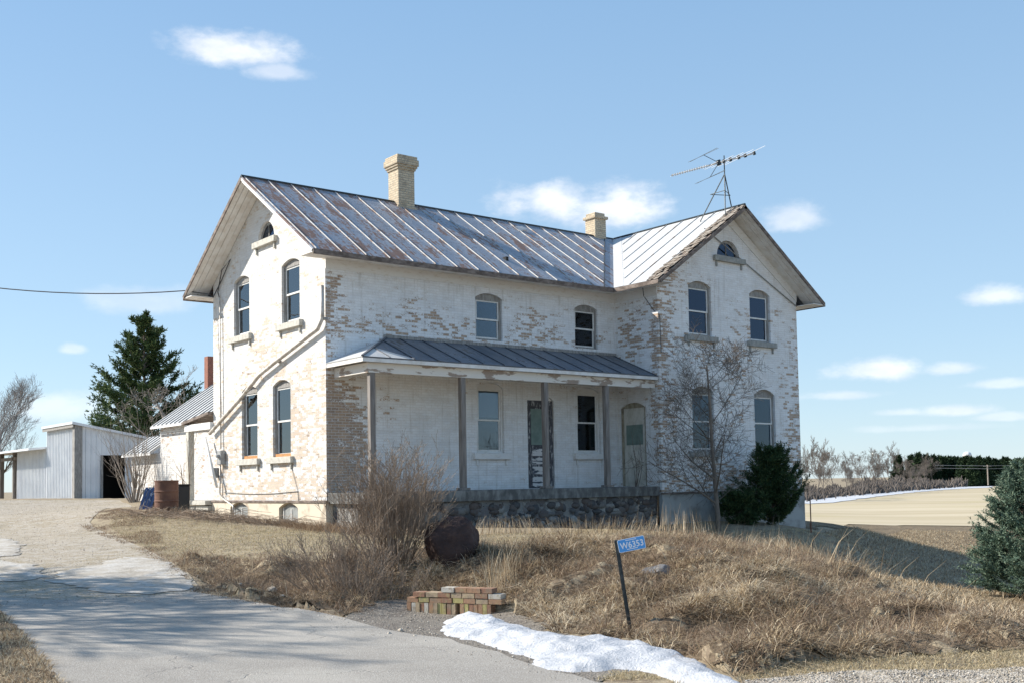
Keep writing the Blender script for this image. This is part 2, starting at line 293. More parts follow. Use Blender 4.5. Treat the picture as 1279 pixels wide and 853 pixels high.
M_yew = blade_mat('yew_needles', [(.018, .04, .02), (.03, .065, .028), (.055, .10, .04), (.10, .13, .05)], trans=.1)
M_pine = blade_mat('pine_needles', [(.022, .045, .018), (.045, .08, .03), (.08, .12, .04), (.15, .17, .06)], trans=.12)
M_blue = blade_mat('blue_spruce_needles', [(.05, .09, .065), (.09, .145, .105), (.14, .20, .145), (.22, .28, .19)], trans=.1)
M_bark = simple('grey_brown_bark', (.13, .105, .085), (.21, .175, .145), .95, 8, .6, stretch=(1, 1, .3))
M_palebark = simple('pale_bark', (.36, .31, .26), (.24, .20, .165), .95, 8, .4, stretch=(1, 1, .3))
M_twig = simple('tan_shrub_stems', (.24, .18, .13), (.38, .30, .23), .95, 4, .2)
M_farbark = simple('far_grey_bark', (.115, .095, .08), (.17, .145, .125), .95, .5, 0)
M_farbark2 = simple('smooth_grey_bark', (.23, .20, .18), (.31, .28, .25), .95, 3, 0)
M_brush = simple('far_reddish_brush', (.12, .10, .085), (.18, .155, .135), .95, .3, 0)

# ------------------------------------------------------------------ mesh helpers
def setp(o, label=None, cat=None, group=None, kind=None):
    if label: o['label'] = label
    if cat: o['category'] = cat
    if group: o['group'] = group
    if kind: o['kind'] = kind
    return o
def link(name, me, mt, parent=None):
    if mt is not None: me.materials.append(mt)
    o = bpy.data.objects.new(name, me); C.objects.link(o)
    if parent is not None:
        o.parent = parent; o.matrix_parent_inverse = Matrix.Identity(4)
        o.location = -Vector(parent_origin(parent))
    return o
def parent_origin(p):
    l = Vector(p.location)
    while p.parent is not None: p = p.parent; l = l + Vector(p.location)
    return l
def empty(name, loc, **kw):
    o = bpy.data.objects.new(name, None); C.objects.link(o); o.location = Vector([float(a) for a in loc]); o.empty_display_size = .2
    return setp(o, **kw)
class MB:
    """collects simple shapes and links them as ONE mesh"""
    def __init__(s): s.v = []; s.f = []; s.mi = []
    def add(s, vs, fs):
        k = len(s.v); s.v += [tuple(float(c) for c in p) for p in vs]; s.f += [tuple(i+k for i in f) for f in fs]; return s
    def box(s, a, b):
        (x0, y0, z0), (x1, y1, z1) = a, b
        x0, x1 = min(x0, x1), max(x0, x1); y0, y1 = min(y0, y1), max(y0, y1); z0, z1 = min(z0, z1), max(z0, z1)
        return s.add([(x0, y0, z0), (x1, y0, z0), (x1, y1, z0), (x0, y1, z0), (x0, y0, z1), (x1, y0, z1), (x1, y1, z1), (x0, y1, z1)],
                     [(0, 3, 2, 1), (4, 5, 6, 7), (0, 1, 5, 4), (1, 2, 6, 5), (2, 3, 7, 6), (3, 0, 4, 7)])
    def obox(s, c, ax, ay, az):
        """box from centre and three half-axis vectors"""
        c, ax, ay, az = map(Vector, (c, ax, ay, az))
        vs = [c+sx*ax+sy*ay+sz*az for sz in (-1, 1) for sx, sy in ((-1, -1), (1, -1), (1, 1), (-1, 1))]
        return s.add(vs, [(0, 3, 2, 1), (4, 5, 6, 7), (0, 1, 5, 4), (1, 2, 6, 5), (2, 3, 7, 6), (3, 0, 4, 7)])
    def slab(s, poly, off):
        """planar polygon (3D points) given thickness by vector off"""
        n = len(poly); p = [Vector(q) for q in poly]; o = Vector(off)
        return s.add(p+[q+o for q in p], [tuple(range(n)), tuple(range(2*n-1, n-1, -1))]+[(i, i+n, (i+1) % n+n, (i+1) % n) for i in range(n)])
    def bar(s, a, b, w, h, up=(0, 0, 1)):
        a, b = Vector(a), Vector(b); d = (b-a); L = d.length; d.normalize(); x = d.cross(Vector(up)).normalized(); z = x.cross(d)
        return s.obox((a+b)/2, d*(L/2), x*(w/2), z*(h/2))
    def tube(s, pts, r, n=8, cap=True):
        pts = [Vector(p) for p in pts]; rs = r if isinstance(r, (list, tuple)) else [r]*len(pts); base = len(s.v); prev = None
        for i, p in enumerate(pts):
            d = (pts[min(i+1, len(pts)-1)]-pts[max(i-1, 0)]).normalized()
            if prev is None: x = d.orthogonal().normalized()
            else: x = (prev - d*prev.dot(d)).normalized()
            prev = x; y = d.cross(x)
            for k in range(n):
                a = 2*math.pi*k/n; s.v.append(tuple(p+(x*math.cos(a)+y*math.sin(a))*rs[i]))
        for i in range(len(pts)-1):
            for k in range(n):
                a = base+i*n+k; b = base+i*n+(k+1) % n; s.f.append((a, b, b+n, a+n))
        if cap:
            s.f.append(tuple(base+k for k in range(n-1, -1, -1))); e = base+(len(pts)-1)*n; s.f.append(tuple(e+k for k in range(n)))
        return s
    def lathe(s, c, prof, n=24):
        base = len(s.v)
        for (r, z) in prof:
            for k in range(n):
                a = 2*math.pi*k/n; s.v.append((c[0]+r*math.cos(a), c[1]+r*math.sin(a), c[2]+z))
        for i in range(len(prof)-1):
            for k in range(n):
                a = base+i*n+k; b = base+i*n+(k+1) % n; s.f.append((a, b, b+n, a+n))
        s.f.append(tuple(base+k for k in range(n-1, -1, -1))); e = base+(len(prof)-1)*n; s.f.append(tuple(e+k for k in range(n)))
        return s
    def build(s, name, mt, parent=None, smooth=False, bevel=0):
        me = bpy.data.meshes.new(name); me.from_pydata(s.v, [], s.f); me.update()
        if bevel:
            bm = bmesh.new(); bm.from_mesh(me); bmesh.ops.recalc_face_normals(bm, faces=bm.faces)
            bmesh.ops.bevel(bm, geom=list(bm.edges), offset=bevel, segments=1, affect='EDGES', clamp_overlap=True); bm.to_mesh(me); bm.free()
        else:
            bm = bmesh.new(); bm.from_mesh(me); bmesh.ops.recalc_face_normals(bm, faces=bm.faces); bm.to_mesh(me); bm.free()
        if smooth: me.shade_smooth()
        return link(name, me, mt, parent)
def npmesh(name, V, Fq, mt, parent=None, rnd=None, smooth=False):
    """big mesh from numpy; Fq = (n,3) or (n,4)"""
    me = bpy.data.meshes.new(name); V = np.asarray(V, np.float32); Fq = np.asarray(Fq, np.int32); k = Fq.shape[1]
    me.vertices.add(len(V)); me.vertices.foreach_set('co', V.ravel())
    me.loops.add(Fq.size); me.loops.foreach_set('vertex_index', Fq.ravel())
    me.polygons.add(len(Fq)); me.polygons.foreach_set('loop_start', np.arange(0, Fq.size, k, dtype=np.int32))
    if smooth: me.polygons.foreach_set('use_smooth', np.ones(len(Fq), bool))
    me.update(calc_edges=True); me.validate()
    if rnd is not None:
        a = me.attributes.new('rnd', 'FLOAT', 'POINT'); a.data.foreach_set('value', np.asarray(rnd, np.float32))
    return link(name, me, mt, parent)

# ------------------------------------------------------------------ terrain
CP = [  # photo x, y, depth  -> a point on the ground
 (-200, 624, 62), (0, 622.5, 62), (95, 622, 60), (165, 622, 56), (208, 637, 32), (170, 633, 36), (100, 630, 50), (100, 640, 41), (100, 660, 30), (0, 655, 32), (-200, 660, 30),
 (0, 682, 24), (200, 677, 24.5), (120, 745, 17), (240, 738, 17.5), (0, 745, 17), (-150, 745, 17), (250, 668, 26), (350, 686, 22), (330, 725, 18.6), (430, 765, 15), (420, 715, 18.6), (330, 663, 28),
 (470, 690, 21), (520, 700, 18.5), (600, 700, 17.6), (515, 757, 16), (615, 757, 15.9), (560, 722, 17.0), (610, 690, 18.6),
 (640, 684, 20), (760, 687, 19), (880, 684, 19), (980, 701, 17.6), (1100, 738, 15.6), (1200, 770, 13.9), (1279, 788, 12.8), (1400, 800, 12.2),
 (650, 730, 16.2), (800, 728, 15.2), (950, 757, 13.8), (1100, 785, 12.5), (1250, 802, 11.7),
 (640, 775, 14.3), (788, 778, 13.3), (900, 815, 11.4), (1000, 822, 11.0), (1279, 806, 11.4), (1100, 822, 10.9),
 (700, 671, 25), (600, 670, 25), (700, 664, 32), (860, 667, 28), (800, 668, 30), (1003, 661, 41), (940, 664, 36), (1100, 745, 20), (1100, 736, 31), (1100, 705, 38), (1180, 752, 33), (1180, 768, 22), (1285, 745, 24), (1250, 768, 35), (1040, 712, 22), (1040, 668, 36), (1062, 658, 47.5), (1130, 678, 48), (1186, 690, 48), (1237, 706, 45), (1279, 735, 44), (1380, 760, 40), (1062, 655.5, 68), (1130, 657, 76), (1200, 658, 86),
 (570, 772, 15), (740, 822, 11.4), (900, 853, 9.9), (430, 853, 10), (0, 850, 9.9), (-100, 850, 9.9), (200, 790, 13.2), (1100, 853, 9.9), (1279, 853, 9.6)]
P = [at(*c) for c in CP]
WP = [(0, 0, -.74), (0, 8, -.48), (0, 4, -.60), (3, -2.2, -.85), (11.5, -2.3, -1.08), (19.4, -2.1, -1.48), (19.4, 8, -1.5), (2, 20, -.12), (2, 14, -.2), (-2, 12, -.3), (5, -5, -.86),
      (-15.6, -28.3, -1.42), (-20, -32, -1.45), (-10, -34, -1.45), (-40, -20, -1.35), (-15, -45, -1.5), (10, -45, -1.5), (30, -40, -1.6), (-45, 0, -.6), (30, 45, -2.6), (-5, 60, 0.0), (62, 30, -3.4), (60, -10, -3.4), (-60, 30, -.3), (20, -30, -1.6)]
P = np.array([list(p) for p in P] + [list(p) for p in WP]); S0 = 30.0
def _phi(d2): return 0.5*d2*np.log(d2+1e-12)
def _tps():
    X = P[:, :2]/S0; n = len(X); D2 = ((X[:, None]-X[None])**2).sum(-1)
    K = _phi(D2)+np.eye(n)*6e-4; Q = np.c_[np.ones(n), X]; A = np.zeros((n+3, n+3)); A[:n, :n] = K; A[:n, n:] = Q; A[n:, :n] = Q.T
    return np.linalg.solve(A, np.r_[P[:, 2], 0, 0, 0]), X
_W, _X = _tps()
def vnoise(x, y, s, seed=0):
    x = np.asarray(x)*s+seed*17.3; y = np.asarray(y)*s+seed*9.1; xi = np.floor(x); yi = np.floor(y); fx = x-xi; fy = y-yi; fx = fx*fx*(3-2*fx); fy = fy*fy*(3-2*fy)
    def h(a, b): q = np.sin(a*127.1+b*311.7+seed*74.7)*43758.5453; return q-np.floor(q)
    return (h(xi, yi)*(1-fx)+h(xi+1, yi)*fx)*(1-fy)+(h(xi, yi+1)*(1-fx)+h(xi+1, yi+1)*fx)*fy-.5
def H0(x, y):
    x = np.asarray(x, float); y = np.asarray(y, float); sh = x.shape; x = x.ravel(); y = y.ravel(); out = np.zeros(len(x))
    for k in range(0, len(x), 40000):
        q = np.c_[x[k:k+40000], y[k:k+40000]]/S0; D2 = ((q[:, None]-_X[None])**2).sum(-1)
        out[k:k+40000] = _phi(D2)@_W[:-3] + _W[-3] + q@_W[-2:]
    r = np.hypot(x-0, y+5); u = np.clip((r-60)/60, 0, 1); u = u*u*(3-2*u)
    lat = (x-CAM[0])*RT[0]+(y-CAM[1])*RT[1]; far = -1.2-2.3*np.clip((lat+10)/50, 0, 1)
    out = np.clip(out, -4.5, .35)*(1-u)+far*u
    return out.reshape(sh)
def inpoly(x, y, poly):
    x = np.asarray(x); y = np.asarray(y); c = np.zeros(x.shape, bool); n = len(poly)
    for i in range(n):
        x0, y0 = poly[i][:2]; x1, y1 = poly[(i+1) % n][:2]
        if y0 == y1: continue
        c ^= ((y0 > y) != (y1 > y)) & (x < (x1-x0)*(y-y0)/(y1-y0)+x0)
    return c
def gp(px, py):
    d = ray(px, py)/F_PX; ts = np.geomspace(4, 900, 1500); q = CAM[None]+d[None]*ts[:, None]
    g = q[:, 2]-H0(q[:, 0], q[:, 1]); k = np.argmax(g < 0) if (g < 0).any() else len(ts)-1
    t0, t1 = ts[max(k-1, 0)], ts[k]
    for _ in range(12):
        tm = (t0+t1)/2; qq = CAM+d*tm
        if qq[2]-H0([qq[0]], [qq[1]])[0] < 0: t1 = tm
        else: t0 = tm
    return CAM+d*t1
def gps(l): return [tuple(gp(*a)[:2]) for a in l]
ROAD = gps([(-420, 752), (-150, 749), (0, 746), (60, 750), (130, 748), (190, 745), (240, 739), (300, 748), (370, 762), (430, 772), (480, 786), (560, 799), (620, 815), (690, 838), (745, 853)]) + gps([(900, 868), (1150, 866), (1500, 858)]) + [(8, -38), (-12, -42), (-40, -34)]
DRIVE = gps([(-420, 752), (-150, 749), (0, 746), (60, 750), (130, 748), (190, 745), (240, 739), (250, 733), (235, 715), (190, 690), (140, 668), (112, 652), (120, 642), (165, 632), (150, 624.5), (90, 624.2), (0, 624.5), (-200, 626), (-420, 650)])
GRIT = gps([(430, 770), (470, 745), (540, 752), (640, 764), (720, 795), (800, 830), (745, 853), (690, 838), (620, 815), (560, 799), (480, 786)])
BANK = gps([(430, 768), (360, 757), (300, 745), (262, 728), (232, 712), (215, 700), (270, 694), (340, 700), (400, 702), (440, 697), (520, 690), (600, 682), (720, 684), (870, 680), (980, 692), (1040, 712), (1100, 742), (1200, 774), (1300, 793), (1450, 802), (1450, 806), (1279, 809), (1150, 818), (1000, 826), (920, 843), (850, 815), (790, 795), (700, 788), (640, 762), (540, 750), (480, 745)])
def bumps(x, y):
    m = (~inpoly(x, y, ROAD)) & (~inpoly(x, y, DRIVE)) & (~inpoly(x, y, GRIT)); r = np.hypot(x-CAM[0], y-CAM[1]); m = m & (r < 90)
    b = inpoly(x, y, BANK)
    amp = np.where(m, .03, .0)+np.where(b & m, .29, 0)
    return amp*(vnoise(x, y, 1.1, 1)+.6*vnoise(x, y, 2.7, 2)+.4*vnoise(x, y, 6., 3))
def H(x, y): return H0(x, y)+bumps(np.asarray(x, float), np.asarray(y, float))
def hz(x, y): return float(H(np.array([x]), np.array([y]))[0])

a_c = math.atan2(FW[1], FW[0])
ang = np.r_[np.arange(-32, 32, .11), np.arange(32, 328, 2.0)]; ang = a_c+np.radians(ang)
rad = np.r_[np.geomspace(1.5, 8, 14), np.geomspace(8.15, 60, 260), np.geomspace(61, 9000, 110)]
gx = CAM[0]+np.outer(rad, np.cos(ang)); gy = CAM[1]+np.outer(rad, np.sin(ang)); gz = H(gx, gy)
for pl in (ROAD, DRIVE, GRIT): gz = np.where(inpoly(gx, gy, pl), gz-.015, gz)
na = len(ang); idx = np.arange(len(rad)*na).reshape(len(rad), na); j = np.roll(idx, -1, 1)
quads = np.stack([idx[:-1], idx[1:], j[1:], j[:-1]], -1).reshape(-1, 4)
quads = quads[:, ::-1] if False else quads
V = np.stack([gx, gy, gz], -1).reshape(-1, 3); V = np.vstack([V, [CAM[0], CAM[1], -1.42]])
g = npmesh('ground', V, quads, M_ground, smooth=True); setp(g, kind='structure')

def patch(name, poly, step, off, mt, ragged=.0, seed=1, bulge=None, zf=None):
    """sheet draped over the terrain, outline subdivided and roughened"""
    out = []
    for i in range(len(poly)):
        a = np.array(poly[i][:2]); b = np.array(poly[(i+1) % len(poly)][:2]); n = max(1, int(np.hypot(*(b-a))/step))
        for k in range(n):
            p = a+(b-a)*k/n
            if ragged: p = p+ragged*np.array([vnoise(p[0], p[1], 2.3/max(step, .2)*.5, seed), vnoise(p[0], p[1], 2.3/max(step, .2)*.5, seed+5)])
            out.append(p)
    O = np.array(out); x0, y0 = O.min(0); x1, y1 = O.max(0)
    X, Y = np.meshgrid(np.arange(x0, x1, step), np.arange(y0, y1, step)); X = X.ravel()+rng.uniform(-.2, .2, X.size)*step; Y = Y.ravel()+rng.uniform(-.2, .2, Y.size)*step
    k = inpoly(X, Y, O); X = X[k]; Y = Y[k]
    vs = [Vector((float(p[0]), float(p[1]))) for p in O]+[Vector((float(a), float(b))) for a, b in zip(X, Y)]; n = len(O)
    r = delaunay_2d_cdt(vs, [(i, (i+1) % n) for i in range(n)], [], 1, 1e-6)
    VV = np.array([(v.x, v.y) for v in r[0]]); z = (zf or H)(VV[:, 0], VV[:, 1])+off
    if bulge is not None:
        d = np.full(len(VV), 1e9)
        for i in range(n):
            a = O[i]; e = O[(i+1) % n]-a; tt = np.clip(((VV-a)@e)/(e@e+1e-12), 0, 1); d = np.minimum(d, np.hypot(*(VV-a-tt[:, None]*e).T))
        z = z+bulge(VV[:, 0], VV[:, 1], d)
    fs = [tuple(f) for f in r[2]]
    me = bpy.data.meshes.new(name); me.from_pydata([(float(a), float(b), float(c)) for (a, b), c in zip(VV, z)], [], fs); me.update(); me.shade_smooth()
    bm = bmesh.new(); bm.from_mesh(me)
    for f in bm.faces:
        if f.normal.z < 0: f.normal_flip()
    bm.to_mesh(me); bm.free()
    return link(name, me, mt)
setp(patch('gravel_driveway', DRIVE, .45, .006, M_gravel, .0), kind='structure')
setp(patch('roadside_grit', GRIT, .25, .003, M_dirtg, .0, zf=H), kind='structure')
setp(patch('asphalt_road', ROAD, .35, .014, M_asph, .12, 3), kind='structure')
SL1 = gps([(112, 737), (60, 728), (70, 716), (120, 706), (150, 696), (205, 700), (236, 722), (238, 737), (190, 743), (150, 741)])
SL2 = gps([(-60, 668), (5, 672), (30, 684), (20, 694), (-10, 697), (45, 706), (60, 722), (20, 728), (-80, 715)])
for s_ in (SL1, SL2): setp(patch('concrete_slab', s_, .12, .016, M_slab, .30, 9, bulge=lambda x, y, d: np.minimum(d*.4, .012)), kind='structure')
SHO = gps([(930, 850), (1000, 843), (1100, 838), (1200, 836), (1330, 832), (1500, 830), (1500, 858), (1150, 866), (900, 868)])
setp(patch('gravel_shoulder', SHO, .2, .010, M_gravel, .12, 4), kind='structure')
M_soil = ground_mat('dark_bank_soil', [(.17, .125, .085), (.23, .175, .12), (.12, .09, .06), (.28, .22, .15)], bump=1.0, dist=.06)
setp(patch('bank', BANK, .16, .012, M_soil, .25, 17, zf=H), kind='structure')
# far field and the snow along its hedge
FIELD = gps([(1000, 654.5), (1060, 655), (1130, 656), (1215, 657), (1400, 660), (1500, 640)]) + gps([(1500, 606), (1262, 603.5), (1200, 607), (1100, 614), (1060, 618), (1000, 626), (900, 632)])
setp(patch('stubble_field', FIELD, 4, .05, M_field2, 0), kind='structure')
setp(patch('rough_grass_strip', gps([(990, 655), (1060, 655.5), (1130, 656.5), (1215, 657.5), (1400, 660), (1400, 690), (1400, 720), (1237, 702), (1186, 688), (1130, 674), (1060, 659), (1000, 658)]), .7, .03, M_rough, .8, 3), kind='structure')
FSNOW = gps([(990, 628), (1010, 629.5), (1040, 628), (1075, 623), (1110, 618.5), (1150, 614), (1190, 611), (1240, 608.5), (1240, 606.2), (1190, 608), (1150, 610.5), (1110, 613.5), (1060, 618), (1040, 621), (1000, 625), (985, 626)])
setp(patch('far_snow_patch', FSNOW, 3, .12, M_snow, 1.5, 4), kind='structure')
SNOW = gps([(547, 788), (556, 776), (570, 768), (590, 766), (612, 770), (640, 779), (668, 787), (705, 796), (760, 798), (800, 803), (838, 811), (870, 825), (902, 841), (925, 853), (940, 866), (880, 868), (835, 849), (800, 838), (765, 836), (745, 840), (710, 840), (675, 835), (655, 830), (662, 823), (640, 818), (610, 807), (580, 799), (556, 794)])
sn = patch('snow_bank', SNOW, .045, .012, M_snow, .10, 6, zf=H0, bulge=lambda x, y, d: .12*(1-np.exp(-d/.36))*(1+1.0*vnoise(x, y, 2.2, 4))-.02*(d < .06)+np.minimum(d, .1)*.55*vnoise(x, y, 7, 5)+np.minimum(d, .1)*.15*vnoise(x, y, 15, 6))
setp(sn, 'melting strip of white snow lying along the edge of the road', 'snow')

# ------------------------------------------------------------------ farmhouse
L_, D_, W_, W2 = 11.693, 2.111, 8.0, 7.673
OV, OE, HE, HR, HS = .788, .745, 7.165, 10.33, 7.09
XR = L_+W2/2; X1 = L_+W2; XE1 = X1+OE
house = empty('farmhouse', (0, 0, -.7), label='two storey white painted brick farmhouse with peeling paint and a porch', cat='house')
def arch_hole(u0, u1, z0, z1, zp, n=10):
    """rectangle with a segmental arch head"""
    pts = [(u0, z0), (u1, z0)]
    w = (u1-u0)/2; s = zp-z1
    if s <= .001: return pts+[(u1, z1), (u0, z1)]
    r = (w*w+s*s)/(2*s); c = (u0+u1)/2; zc = zp-r; a0 = math.asin(min(1, w/r))
    if s >= w*.98: a0 = math.pi/2; r = w; zc = z1
    for k in range(n+1):
        a = a0-2*a0*k/n; pts.append((c+r*math.sin(a), zc+r*math.cos(a)))
    return pts
def wall(name, outline, holes, f3, inward, depth, mt, parent, sub=None):
    vs = [Vector(p) for p in outline]; es = [(i, (i+1) % len(outline)) for i in range(len(outline))]
    for h in holes:
        k = len(vs); vs += [Vector(p) for p in h]; es += [(k+i, k+(i+1) % len(h)) for i in range(len(h))]
    r = delaunay_2d_cdt(vs, es, [], 1, 1e-6); b = MB(); V2 = [(v.x, v.y) for v in r[0]]; fs = []
    for f in r[2]:
        cx = sum(V2[i][0] for i in f)/len(f); cz = sum(V2[i][1] for i in f)/len(f)
        if not any(inpoly(np.array([cx]), np.array([cz]), h)[0] for h in holes): fs.append(tuple(f))
    b.add([f3(*p) for p in V2], fs); iw = Vector(inward)*depth
    for h in holes:
        n = len(h); q = [Vector(f3(*p)) for p in h]; b.add(q+[p+iw for p in q], [(i, (i+1) % n, (i+1) % n+n, i+n) for i in range(n)])
    me = bpy.data.meshes.new(name); me.from_pydata(b.v, [], b.f); me.update(); return link(name, me, mt, parent)
fG = lambda u, z: (0, u, z); fF = lambda u, z: (u, 0, z); fW = lambda u, z: (u, -D_, z); fS = lambda u, z: (L_, u, z)
GW = [(1.59, 2.78, 5.48, 7.29, 7.45), (5.1, 6.3, 5.48, 7.31, 7.47), (4.53, 5.71, 1.38, 3.59, 3.76), (2.22, 3.43, 1.38, 3.60, 3.77)]
GH = (3.27, 4.43, 8.36, 8.361, 8.361+.58)
FWIN = [(5.46, 6.56, 5.08, 6.46, 6.62), (9.75, 10.83, 5.08, 6.46, 6.62), (5.48, 6.56, 1.42, 3.56, 3.72), (9.78, 10.86, 1.42, 3.56, 3.72)]
FD = (7.55, 8.71, .26, 3.2, 3.4)
WWIN = [(13.25, 14.44, 5.53, 7.3, 7.49), (16.58, 17.76, 5.53, 7.3, 7.49), (13.3, 14.44, 1.45, 3.55, 3.75), (16.68, 17.88, 1.45, 3.55, 3.77)]
WH = (14.83, 16.08, 8.52, 8.521, 8.521+.625)
SD = (-1.40, -.15, .26, 3.0, 3.19)
zr = lambda y: HE+(y+OE)*(HR-HE)/(4+OE)-.16
top = [(0, 0), (0+W_, 0), (W_, zr(0)), (W_/2, zr(4)), (0, zr(0))]
wall('wall', top, [arch_hole(*h) for h in GW]+[arch_hole(*GH, n=16)], fG, (1, 0, 0), .2, M_gable, house)
wall('wall', [(0, 0), (L_, 0), (L_, HS+.05), (0, HS+.05)], [arch_hole(*h) for h in FWIN]+[arch_hole(*FD)], fF, (0, 1, 0), .2, M_front, house)
zw = lambda x: HE+(x-L_+OE)*(HR-HE)/(XR-L_+OE)-.16
wall('wall', [(L_, 0), (X1, 0), (X1, zw(L_)), (XR, zw(XR)), (L_, zw(L_))], [arch_hole(*h) for h in WWIN]+[arch_hole(*WH, n=16)], fW, (0, 1, 0), .2, M_wing, house)
wall('wall', [(-D_, 0), (0, 0), (0, HS+.05), (-D_, HS+.05)], [arch_hole(*SD)], fS, (1, 0, 0), .16, M_wside, house)
b = MB(); b.add([(X1, -D_, 0), (X1, W_, 0), (X1, W_, HS+.05), (X1, -D_, HS+.05)], [(0, 1, 2, 3)]); b.add([(0, W_, 0), (X1, W_, 0), (X1, W_, HS+.05), (0, W_, HS+.05)], [(0, 1, 2, 3)])
b.add([(L_, W_+.01, HS), (X1, W_+.01, HS), (XR, W_+.01, zw(XR))], [(0, 1, 2)]); b.build('wall', M_wing, house)
# inner floors keep the rooms dark
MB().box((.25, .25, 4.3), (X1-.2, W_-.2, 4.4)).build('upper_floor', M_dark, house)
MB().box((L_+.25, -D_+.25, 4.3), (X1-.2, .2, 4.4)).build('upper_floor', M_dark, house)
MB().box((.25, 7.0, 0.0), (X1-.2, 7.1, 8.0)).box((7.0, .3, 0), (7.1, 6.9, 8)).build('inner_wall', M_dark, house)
# foundation with basement window openings, proud of the brick
BW = [(5.14, 6.48, -.85, -.20, -.04), (1.66, 2.92, -.85, -.20, -.04)]
wall('foundation', [(-.06, -1.3), (W_, -1.3), (W_, 0), (-.06, 0)], [arch_hole(*h) for h in BW], lambda u, z: (-.06, u, z), (1, 0, 0), .18, M_parge, house)
b = MB(); b.box((-.055, -.06, -1.2), (.35, .1, -.002)); b.build('foundation', M_parge, house)
b = MB(); b.box((L_-.06, -D_-.06, -2.0), (X1+.06, -D_+.1, -.002)); b.box((X1-.1, -D_+.1, -2), (X1+.06, W_, -.002)); b.build('foundation', M_parge2, house)
b = MB(); b.box((-.09, -.07, -.035), (-.003, W_, .03)); b.build('water_table', M_fascia, house)
b = MB(); b.box((L_-.07, -D_-.10, -.03), (X1+.1, -D_-.003, .035)); b.build('water_table', M_fascia, house)

def window(kind, f3, inw, h, curtain=None, sill=True, gl=None, lower_dark=True, frame_m=None, rail=.5):
    """kind: 'sash' or 'half'. frame + arch board; children: sash, pane, sill, curtain"""
    u0, u1, z0, z1, zp = h; iw = Vector(inw); g = gl or M_glass; c = (u0+u1)/2
    def bx(b, ua, ub, za, zb, d0, d1):
        pts = [Vector(f3(u, z))+iw*d for d in (d0, d1) for (u, z) in ((ua, za), (ub, za), (ub, zb), (ua, zb))]
        b.add(pts, [(0, 1, 2, 3), (7, 6, 5, 4), (0, 4, 5, 1), (1, 5, 6, 2), (2, 6, 7, 3), (3, 7, 4, 0)])
    fr = MB(); e = .006
    if kind == 'sash':
        t_ = .07; bx(fr, u0+e, u0+t_, z0+e, z1, .085, .19); bx(fr, u1-t_, u1-e, z0+e, z1, .085, .19); bx(fr, u0+t_, u1-t_, z1-t_, z1, .085, .19); bx(fr, u0+t_, u1-t_, z0+e, z0+.06, .085, .19)
        ar = arch_hole(u0+e, u1-e, z1+.001, z1+.002, zp-e); fr.slab([Vector(f3(*p))+iw*.10 for p in ar], iw*.05)
        o = fr.build('window', frame_m or M_greywood, house)
        a, b_ = u0+t_+.003, u1-t_-.003; zt, zb_ = z1-t_-.003, z0+.063; zm = zb_+(zt-zb_)*rail; s = MB(); w = .055
        for (za, zb2, d) in ((zm-.02, zt, .11), (zb_, zm+.03, .145)):
            bx(s, a, a+w, za, zb2, d, d+.03); bx(s, b_-w, b_, za, zb2, d, d+.03); bx(s, a+w, b_-w, zb2-.045, zb2, d, d+.03); bx(s, a+w, b_-w, za, za+.055, d, d+.03)
        s.build('sash', M_sash, o)
        p = MB(); bx(p, a+w-.01, b_-w+.01, zm, zt-.03, .124, .127); bx(p, a+w-.01, b_-w+.01, zb_+.03, zm, .158, .161); p.build('pane', g, o)
        if curtain == 'full': q = MB(); bx(q, a, b_, zb_, zt, .24, .25); q.build('curtain', M_curtain, o)
        elif curtain == 'top': q = MB(); bx(q, a, b_, zm+.1, zt, .22, .23); q.build('curtain', M_curtain, o)
        elif curtain == 'blind': q = MB(); bx(q, a, b_, zm-.02, zt, .20, .21); q.build('curtain', M_blind, o)
        elif curtain == 'both':
            q = MB(); bx(q, a, b_, zm, zt, .22, .23); bx(q, a, b_-.22, zb_, zm, .3, .31); q.build('curtain', M_curtain, o)
    else:
        hp = arch_hole(u0+e, u1-e, z0+e, z1, zp-e, 16); inner = arch_hole(u0+.09, u1-.09, z0+.08, z0+.081, zp-.09, 16); n = len(hp)
        A = [Vector(f3(*p))+iw*.09 for p in hp]; B = [Vector(f3(*p))+iw*.09 for p in inner]; A2 = [p+iw*.06 for p in A]; B2 = [p+iw*.06 for p in B]
        fs = []
        for i in range(n):
            k = (i+1) % n; fs += [(i, k, k+n, i+n), (i+n, k+n, k+3*n, i+3*n), (i+2*n, k+2*n, k, i)]
        fr.add(A+B+A2+B2, fs); o = fr.build('window', frame_m or M_greywood, house)
        p = MB(); p.add([Vector(f3(*q))+iw*.12 for q in inner], [tuple(range(n))]); p.build('pane', g, o)
        s = MB(); bx(s, c-.015, c+.015, z0+.08, zp-.09, .10, .115); s.build('sash', M_greywood, o)
    if sill:
        s = MB(); bx(s, u0-.22, u1+.22, z0-.20, z0-.004, -.13, .08)
        for uu in (u0-.06, u1+.06): bx(s, uu-.035, uu+.035, z0-.40, z0-.202, -.06, -.004); 
        s.build('sill', M_sill if sill is True else sill, o, bevel=.008)
    return o
window('sash', fG, (1, 0, 0), GW[0], 'top'); window('sash', fG, (1, 0, 0), GW[1], 'both'); window('sash', fG, (1, 0, 0), GW[2], 'both'); window('sash', fG, (1, 0, 0), GW[3], 'full')
window('half', fG, (1, 0, 0), GH, gl=M_bglass)
M_infill = simple('orange_foam_infill', (.50, .24, .08), (.36, .20, .10), .9, 14, .8)
for h in GW[2:]: MB().box((.05, h[0]+.08, h[2]-.0), (.083, h[1]-.08, h[2]+.10)).build('window_infill', M_infill, house)
window('sash', fF, (0, 1, 0), FWIN[0], None, sill=None, gl=M_dglass); window('sash', fF, (0, 1, 0), FWIN[1], None, sill=None, gl=M_dglass)
